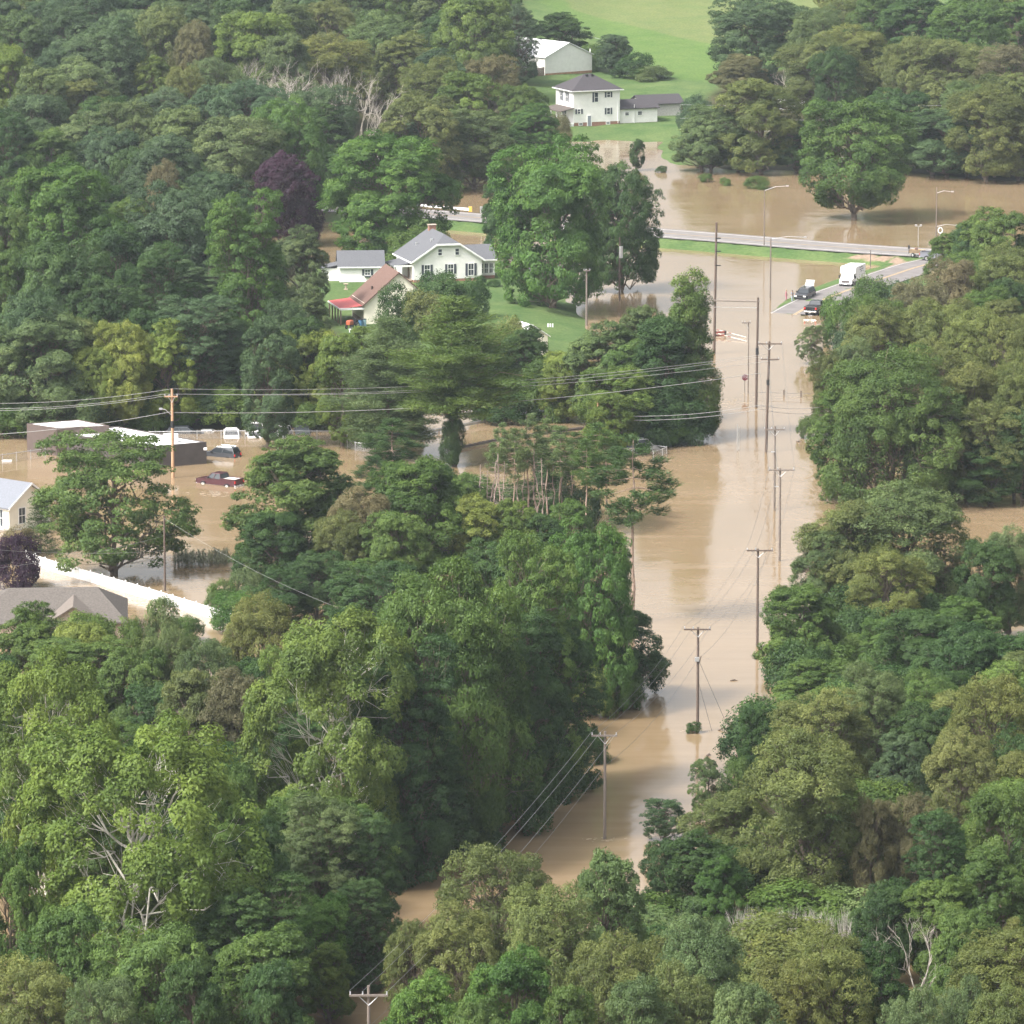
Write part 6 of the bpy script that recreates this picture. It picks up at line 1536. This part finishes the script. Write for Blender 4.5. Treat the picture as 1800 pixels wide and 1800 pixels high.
T('broad', 1615, 1070, 120, None, 'D', 1200); T('broad', 1560, 1088, 105, None, 'M', 1215); T('broad', 1725, 1112, 120, None, 'M', 1255); T('feather', 1775, 1120, 100, None, 'R', 1260)
T('broad', 1650, 1178, 120, None, 'D', 1320); T('broad', 1425, 1160, 120, None, 'M', 1275); T('feather', 1535, 1168, 150, None, 'L', 1400); T('feather', 1440, 1215, 175, None, 'O', 1440); T('broad', 1625, 1238, 120, None, 'D', 1420)
T('broad', 1580, 1290, 110, None, 'B', 1460); T('feather', 1735, 1188, 170, None, 'O', 1470, 'golden olive tree at the right edge, upper of the two'); T('feather', 1690, 1285, 150, None, 'O', 1520)
T('feather', 1412, 1282, 235, None, 'O', 1610, 'large olive tree with a tall grey trunk above the dead stems'); T('broad', 1335, 1240, 85, None, 'D', 1420); T('bush', 1298, 1330, 80, None, 'M', 1430)
T('feather', 1290, 1385, 165, None, 'O', 1575); T('airy', 1168, 1402, 80, None, 'B', 1480); T('airy', 1242, 1334, 66, None, 'L', 1440, 'sparse twiggy bush reaching over the water')
T('broad', 1232, 1462, 135, None, 'D', 1640); T('broad', 1172, 1478, 85, None, 'D', 1610); T('broad', 1262, 1505, 100, None, 'E', 1650, 'bright green bushy tree in shade below the olive one'); T('feather', 1592, 1395, 95, None, 'R', 1610, 'rusty brown tree right of the tall grey trunk')
T('feather', 1530, 1400, 90, None, 'R', 1620); T('wall', 1650, 1420, 110, None, 'D', 1640); T('broad', 1765, 1382, 140, None, 'M', 1680, 'mid green tree with pale shoot tips at the right edge'); T('broad', 1650, 1540, 150, None, 'M', 1740)
T('broad', 1555, 1548, 120, None, 'D', 1730); T('broad', 1742, 1490, 130, None, 'M', 1740); T('broad', 1700, 1600, 140, None, 'M', 1830); T('feather', 1785, 1615, 85, None, 'O', 1830); T('feather', 1755, 1735, 140, 12, 'O'); T('feather', 1690, 1722, 110, 12, 'L')
for x, y, w, yb in ((1310, 1590, 80, 1690), (1345, 1585, 70, 1685), (1395, 1590, 80, 1690), (1440, 1582, 80, 1685), (1480, 1590, 80, 1690), (1512, 1600, 70, 1700)):
    T('thicket', x, y, w, None, 'G', yb)
T('dead', 1595, 1600, 130, None, 'G', 1790, 'dead branching tree right of the dead stems'); T('dead', 1540, 1625, 90, None, 'G', 1760)
# bottom middle
T('feather', 868, 1488, 190, 14, 'O', None, 'olive tree whose crown juts into the flood at the street\'s near bend'); T('feather', 960, 1560, 200, 13, 'O'); T('feather', 806, 1592, 165, 12, 'O'); T('broad', 1062, 1502, 150, 14, 'L')
T('broad', 905, 1672, 165, 12, 'E', None, 'fresh green tree at the bottom edge, below the olive crowns'); T('broad', 745, 1712, 150, 12, 'E'); T('feather', 1230, 1612, 180, 13, 'L'); T('feather', 1200, 1700, 170, 12, 'O')
T('feather', 1450, 1640, 190, 13, 'O', None, 'yellowish olive tree in front of the dead stems'); T('feather', 1380, 1690, 170, 12, 'O'); T('broad', 1130, 1722, 160, 12, 'L'); T('broad', 1530, 1660, 130, 12, 'D'); T('broad', 1310, 1735, 150, 12, 'L')
T('feather', 1080, 1640, 170, 13, 'O'); T('feather', 728, 1652, 110, 10, 'O', 1850); T('broad', 1000, 1735, 120, 12, 'M'); T('feather', 1600, 1740, 130, 12, 'L'); T('broad', 840, 1760, 120, 11, 'M')
# lower left
T('sycamore', 235, 1262, 400, None, 'S', 1820, 'large lime-tinged sycamore with bare white limbs, lower left'); T('sycamore', 85, 1150, 240, None, 'S', 1660, 'sycamore at the left edge behind the largest one')
T('sycamore', 590, 1082, 300, None, 'S', 1560, 'sycamore with a forked white trunk beside the dark tall trees')
T('dome', 790, 998, 290, None, 'M', 1490, 'very broad tall tree with a smooth grey-green top, left bank'); T('wall', 905, 1060, 190, None, 'D', 1440); T('wall', 720, 1120, 170, None, 'D', 1545)
T('wall', 935, 940, 160, None, 'M', 1400); T('maple', 1040, 918, 170, None, 'E', 1250, 'rich green rounded tree at the flooded street\'s left bank'); T('wall', 985, 1090, 150, None, 'D', 1390); T('broad', 1085, 1065, 150, None, 'D', 1235)
T('bush', 1130, 1140, 90, None, 'D', 1215); T('bush', 1042, 1168, 78, None, 'Y', 1262, 'yellow-green creeper-clad bush at the left bank'); T('bush', 1090, 1180, 90, None, 'M', 1245); T('bush', 985, 1310, 110, None, 'D', 1405); T('bush', 910, 1370, 120, None, 'D', 1462); T('bush', 1020, 1270, 90, None, 'D', 1340)
T('bush', 830, 1420, 110, None, 'D', 1500); T('wall', 745, 1300, 170, None, 'D', 1530); T('broad', 690, 1440, 100, None, 'D', 1562)
T('feather', 455, 1050, 160, None, 'O', 1330); T('feather', 360, 1128, 130, 14, 'L'); T('feather', 300, 1106, 120, 13, 'L'); T('bush', 285, 1048, 75, None, 'L', 1150, 'grey-green tree in front of the white fence'); T('broad', 55, 1062, 140, 12, 'M'); T('broad', 150, 1098, 140, 12, 'Y')
T('feather', 420, 1180, 150, 14, 'R'); T('broad', 340, 1180, 140, 14, 'O'); T('broad', 240, 1140, 120, 12, 'M'); T('feather', 505, 1140, 130, 14, 'S')
T('wall', 560, 1400, 170, None, 'L', 1720, 'ash-green tree hiding the foot of the forked sycamore'); T('broad', 450, 1440, 150, None, 'D', 1760); T('broad', 560, 1575, 130, None, 'E', 1770); T('wall', 640, 1420, 140, None, 'D', 1710); T('broad', 578, 1655, 90, None, 'S', 1800, 'small yellowish tree above the bottom pole')
T('wall', 450, 1540, 200, None, 'D', 1840); T('maple', 270, 1628, 230, 14, 'M', None, 'rounded mid green tree at the bottom left, below the sycamore'); T('broad', 120, 1600, 180, 14, 'M'); T('feather', 55, 1690, 190, 12, 'O'); T('feather', 180, 1720, 170, 12, 'L'); T('broad', 340, 1690, 130, 13, 'D'); T('broad', 20, 1480, 130, 16, 'M'); T('broad', 480, 1690, 130, 12, 'D'); T('broad', 400, 1350, 130, 14, 'M')
T('wall', 640, 1540, 110, None, 'D', 1740)
# round the flooded yard
T('airy', 200, 766, 258, None, 'M', 1012, 'open-crowned tree with layered sprays behind the white fence')
T('broad', 522, 768, 215, None, 'M', 1030, 'broad green tree right of the maroon pickup'); T('broad', 480, 900, 140, None, 'D', 1050)
T('broad', 738, 808, 190, None, 'M', 1040, 'rounded green tree in front of the bare pine trunks'); T('feather', 635, 860, 130, None, 'R', 1060); T('broad', 838, 872, 130, None, 'Y', 1040, 'yellow-green tree behind the two bare pine trunks'); T('broad', 905, 880, 95, None, 'S', 1045)
T('feather', 600, 900, 110, None, 'O', 1075); T('broad', 555, 970, 110, None, 'D', 1090); T('broad', 640, 985, 120, None, 'M', 1110); T('broad', 690, 900, 120, None, 'M', 1080); T('feather', 500, 1000, 100, None, 'D', 1100)
T('bush', 437, 990, 66, None, 'L', 1060); T('bush', 385, 1018, 60, None, 'M', 1075); T('bush', 330, 1082, 70, None, 'M', 1130); T('bush', 415, 1040, 110, None, 'E', 1110); T('bush', 455, 1030, 90, None, 'D', 1100)
T('broad', 1000, 880, 90, None, 'M', 1000); T('broad', 790, 835, 120, None, 'M', 985); T('broad', 955, 905, 110, None, 'D', 1045); T('broad', 880, 905, 110, None, 'M', 1040); T('bush', 700, 800, 90, None, 'D', 900); T('broad', 600, 835, 90, None, 'D', 985); T('red_pine', 962, 735, 66, None, 'L', 915); T('red_pine', 880, 742, 60, None, 'L', 935); T('red_pine', 1030, 770, 66, None, 'M', 945); T('bush', 770, 812, 85, None, 'D', 890); T('bush', 830, 832, 95, None, 'M', 908); T('bush', 900, 842, 95, None, 'D', 908); T('bush', 952, 836, 85, None, 'M', 903); T('bush', 1020, 852, 75, None, 'D', 928); T('bush', 150, 1076, 120, None, 'S', 1168); T('bush', 220, 1084, 90, None, 'M', 1168); T('bush', 85, 1088, 100, None, 'L', 1172); T('bush', 975, 800, 80, None, 'D', 905)
T('red_pine', 690, 735, 110, None, 'D', 905, 'dark tufted pine below the pale wispy pine'); T('red_pine', 1112, 762, 150, None, 'D', 1095, 'tall tufted pine at the flooded street\'s edge, long reddish trunk'); T('red_pine', 1052, 742, 90, None, 'M', 918)
T('red_pine', 985, 748, 80, None, 'L', 935); T('red_pine', 930, 725, 75, None, 'L', 930); T('red_pine', 1010, 758, 70, None, 'M', 925); T('red_pine', 905, 752, 62, None, 'L', 940); T('red_pine', 1068, 790, 85, None, 'D', 930)
T('red_pine', 660, 800, 100, None, 'D', 950)
for x, y, yb in ((846, 815, 985), (852, 826, 985), (872, 800, 960), (884, 812, 955), (948, 800, 940), (957, 806, 945), (905, 770, 930), (918, 782, 925), (934, 775, 925), (975, 790, 930), (990, 782, 925), (1008, 795, 930), (862, 810, 950)):
    T('snag', x, y, 46, None, 'G', yb)
T('broad', 1072, 690, 85, None, 'S', 800); T('spruce', 72, 862, 75, None, 'D', 972, 'small dark drooping spruce beside the cream house')
T('bush', 28, 940, 105, None, 'P', 1035, 'purple-leaved bush by the white fence'); T('bush', 30, 925, 60, None, 'R', 985); T('bush', 1218, 1268, 30, None, 'D', 1288, 'clump of flood debris and leaves at the foot of a pole')

# ---- fill behind the listed trees so that the woods close up
def fill(poly, n, kinds, tones, hlo, hhi, wlo, whi, gap, seed):
    rng = random.Random(seed); P = np.array(poly, float)
    x0, y0 = P.min(0); x1, y1 = P.max(0); got = 0
    for _ in range(n * 60):
        if got >= n: break
        x, y = rng.uniform(x0, x1), rng.uniform(y0, y1)
        if sdf_poly(P, np.array([x]), np.array([y]))[0] < 0: continue
        p = place(x, y)
        if any((p[0] - q[0]) ** 2 + (p[1] - q[1]) ** 2 < gap * gap for q in BASES): continue
        BASES.append(p); got += 1
        h = rng.uniform(hlo, hhi); s = scl(p)
        T(rng.choice(kinds), x, proj((p[0], p[1], p[2] + h))[1], rng.uniform(wlo, whi) * s, None, rng.choice(tones), y)

BASES = []
for k, x, y, w, h, c, yb, lab in TREES:
    BASES.append(place(x, yb) if yb is not None else base_for(x, y, h))
fill([(-60, -75), (900, -75), (900, -10), (-60, -10)], 26, ['broad', 'broad', 'feather'], 'BBLM', 15, 18, 11, 14, 8.0, 2)
fill([(-60, 60), (840, 40), (860, 170), (720, 320), (560, 340), (-60, 340)], 34, ['broad', 'broad', 'feather'], 'BBLLDO', 13, 17, 10, 14, 7.0, 3)
fill([(-60, 380), (430, 380), (470, 640), (420, 730), (-60, 745)], 30, ['broad', 'wall'], 'DDBM', 11, 15, 8, 12, 6.0, 4)
fill([(1420, 40), (1860, 40), (1860, 290), (1560, 290), (1420, 210)], 16, ['broad', 'feather'], 'DOML', 12, 16, 9, 13, 7.0, 5)
fill([(1520, 600), (1860, 560), (1860, 840), (1700, 850), (1520, 700)], 14, ['broad', 'feather'], 'DOOM', 10, 13, 8, 11, 6.0, 6)
fill([(1600, 1250), (1660, 1180), (1860, 1300), (1860, 1880), (1680, 1880), (1650, 1500)], 16, ['broad', 'feather'], 'DDOM', 8, 11, 7, 10, 5.0, 7)
fill([(-60, 1350), (420, 1340), (560, 1500), (640, 1700), (500, 1900), (-60, 1900)], 24, ['broad', 'wall'], 'DDMM', 9, 13, 7, 11, 5.0, 8)
fill([(600, 1250), (860, 1160), (980, 1180), (890, 1310), (760, 1410), (650, 1490)], 12, ['wall', 'broad'], 'DD', 11, 15, 7, 10, 4.5, 9)

fill([(1120, 1600), (1300, 1560), (1620, 1500), (1860, 1480), (1860, 1940), (1020, 1940)], 46, ['bush'], 'DMLO', 4.0, 5.5, 7.5, 10, 4.5, 10)
fill([(1420, 1130), (1560, 1040), (1700, 1060), (1700, 1500), (1330, 1540), (1320, 1420)], 22, ['bush'], 'DDM', 4.5, 6.5, 7, 9, 4.5, 11)
# ---- build one of each and copy
PROTO = {}
rngT = random.Random(5)
COUNT = {}
TINFO = []
TRUNKC = {'sycamore': (0.56, 0.53, 0.46), 'dead': (0.36, 0.325, 0.28), 'snag': (0.27, 0.215, 0.18), 'thicket': (0.40, 0.37, 0.33), 'red_pine': (0.30, 0.225, 0.18),
          'white_pine': (0.17, 0.13, 0.10)}
def plant(k, x, y, w, h, c, yb, lab):
    i = COUNT.get(k, 0); COUNT[k] = i + 1
    cm, tm, H0, W0 = KINDS[k][i % len(KINDS[k])]
    p = place(x, yb) if yb is not None else base_for(x, y, h)
    s = scl(p)
    if h is None:      # find the height whose top reaches the wanted row
        h = (proj(p)[1] - y) / (s * 0.985)
        if h < 0.5: h = 8.0
    wid = w / s
    rgb, word = TONE[c]
    j = 1 + rngT.uniform(-0.1, 0.1)
    rgb = (rgb[0] * j * rngT.uniform(0.93, 1.07), rgb[1] * j, rgb[2] * j * rngT.uniform(0.9, 1.1), 1)
    tc = TRUNKC.get(k, (0.15, 0.12, 0.095)) + (1,)
    sc = (wid / W0, wid / W0, h / H0)
    rz = rngT.uniform(0, 6.28)
    if cm is None:
        r = link(NAME[k], tm); r.location = p; r.rotation_euler = (0, 0, rz); r.scale = sc; r.color = tc
    else:
        r = empty(NAME[k], p, rz); r.scale = sc
        cr = link('crown', cm, r); cr.color = rgb
        t = link('trunk', tm, r); t.color = tc
    TINFO.append(dict(o=r, k=k, c=c, x=x, y=y + 0.35 * (proj(p)[1] - y), lab=lab, w=w, word=word))
for row in TREES: plant(*row)

LAND = [('dark purple tree', 503, 350), ('grey dead trees', 555, 180), ('billowing bright tree', 112, 370), ('white barn', 985, 105),
        ('white farmhouse', 1040, 180), ('white bungalow', 790, 450), ('white garage', 620, 470), ('red lean-to roof', 615, 530), ('brown steep roof', 680, 490),
        ('huge lawn maple', 962, 380), ('lone flooded tree', 1503, 260), ('white ambulance', 1497, 480), ('black pickup', 1423, 545), ('stop sign', 1307, 665),
        ('tall narrow corner tree', 1212, 600), ('big bulging street tree', 1567, 730), ('brown flat-roofed building', 200, 770), ('tan pole', 303, 740), ('cream house', 30, 880), ('white fence', 200, 1030),
        ('maroon pickup', 388, 850), ('tan hip roof', 100, 1060), ('largest sycamore', 235, 1440), ('forked white sycamore', 590, 1230), ('smooth-topped broad tree', 790, 1130),
        ('pole in the street bend', 1063, 1400), ('debris-footed pole', 1226, 1200), ('tall reddish-trunked pine', 1110, 900), ('dead stems', 1400, 1620), ('tall grey trunk', 1410, 1450),
        ('bottom pole', 648, 1760), ('ivy-clad pine', 797, 650)]
ORD = ['nearest', 'second nearest', 'third nearest', 'fourth nearest', 'fifth nearest', 'sixth nearest', 'seventh nearest', 'eighth nearest', 'ninth nearest', 'tenth nearest', 'eleventh nearest', 'twelfth nearest', 'thirteenth nearest', 'fourteenth nearest', 'fifteenth nearest', 'sixteenth nearest', 'seventeenth nearest', 'eighteenth nearest', 'nineteenth nearest', 'twentieth nearest', 'very distant one']
def direction(dx, dy):
    if abs(dx) > abs(dy) * 1.1: return 'left of' if dx < 0 else 'right of'
    return 'behind' if dy < 0 else 'in front of'
for t in TINFO:
    o = t['o']
    o['category'] = 'bush' if t['k'] == 'bush' else ('dead tree' if t['c'] == 'G' else 'tree')
    o['group'] = {'bush': 'bushes along the flood and yards', 'dead': 'grey dead trees', 'snag': 'bare pine trunks', 'thicket': 'bare stems in the lower right wood', 'red_pine': 'tufted pines by the street',
                  'sycamore': 'sycamores in the lower left wood'}.get(t['k'], 'trees of the flooded valley')
    if t['lab']: o['label'] = t['lab']; continue
    if t['k'] in ('snag', 'thicket'):
        sib = sorted([q for q in TINFO if q['k'] == t['k']], key=lambda q: q['x']); i = sib.index(t)
        o['label'] = ('bare reddish pine trunk, ' if t['k'] == 'snag' else 'clump of bare grey stems, ') + ['first', 'second', 'third', 'fourth', 'fifth', 'sixth', 'seventh', 'eighth', 'ninth', 'tenth', 'eleventh', 'twelfth', 'thirteenth'][i] + ' from the left in its row'
        continue
    L = sorted(LAND, key=lambda q: (q[1] - t['x']) ** 2 + ((q[2] - t['y']) * 1.0) ** 2)
    best = None
    for nm, lx, ly in L[:9]:
        dr = direction(t['x'] - lx, t['y'] - ly)
        same = [q for q in TINFO if q['k'] == t['k'] and q['c'] == t['c'] and direction(q['x'] - lx, q['y'] - ly) == dr]
        same.sort(key=lambda q: (q['x'] - lx) ** 2 + (q['y'] - ly) ** 2)
        r = same.index(t)
        if best is None or r < best[0]: best = (r, dr, nm)
        if r == 0: break
    r, dr, nm = best
    if 'corner' in nm and dr in ('behind', 'in front of'): dr = 'below' if 'top' in nm else 'above'
    o['label'] = f"{t['word']} {FORM[t['k']]}, {ORD[min(r, 20)]} {dr} the {nm}"
# ------------------------------------------------------------------ haze
hm = bpy.data.materials.new('haze'); hm.use_nodes = True
n, l = nt(hm); n.clear()
pv = n.new('ShaderNodeVolumePrincipled'); pv.inputs['Color'].default_value = (0.78, 0.88, 0.97, 1)
pv.inputs['Density'].default_value = 0.000065; pv.inputs['Anisotropy'].default_value = 0.2
out = n.new('ShaderNodeOutputMaterial'); l.new(pv.outputs[0], out.inputs['Volume'])
hb = MB().box(GX[0] - 60, GX[-1] + 60, GY[0] - 60, GY[-1] + 60, -2.4, float(max(GH.max() + 3, 128.0))).build('haze', hm)
tag(hb, kind='stuff', label='pale summer haze over the valley')
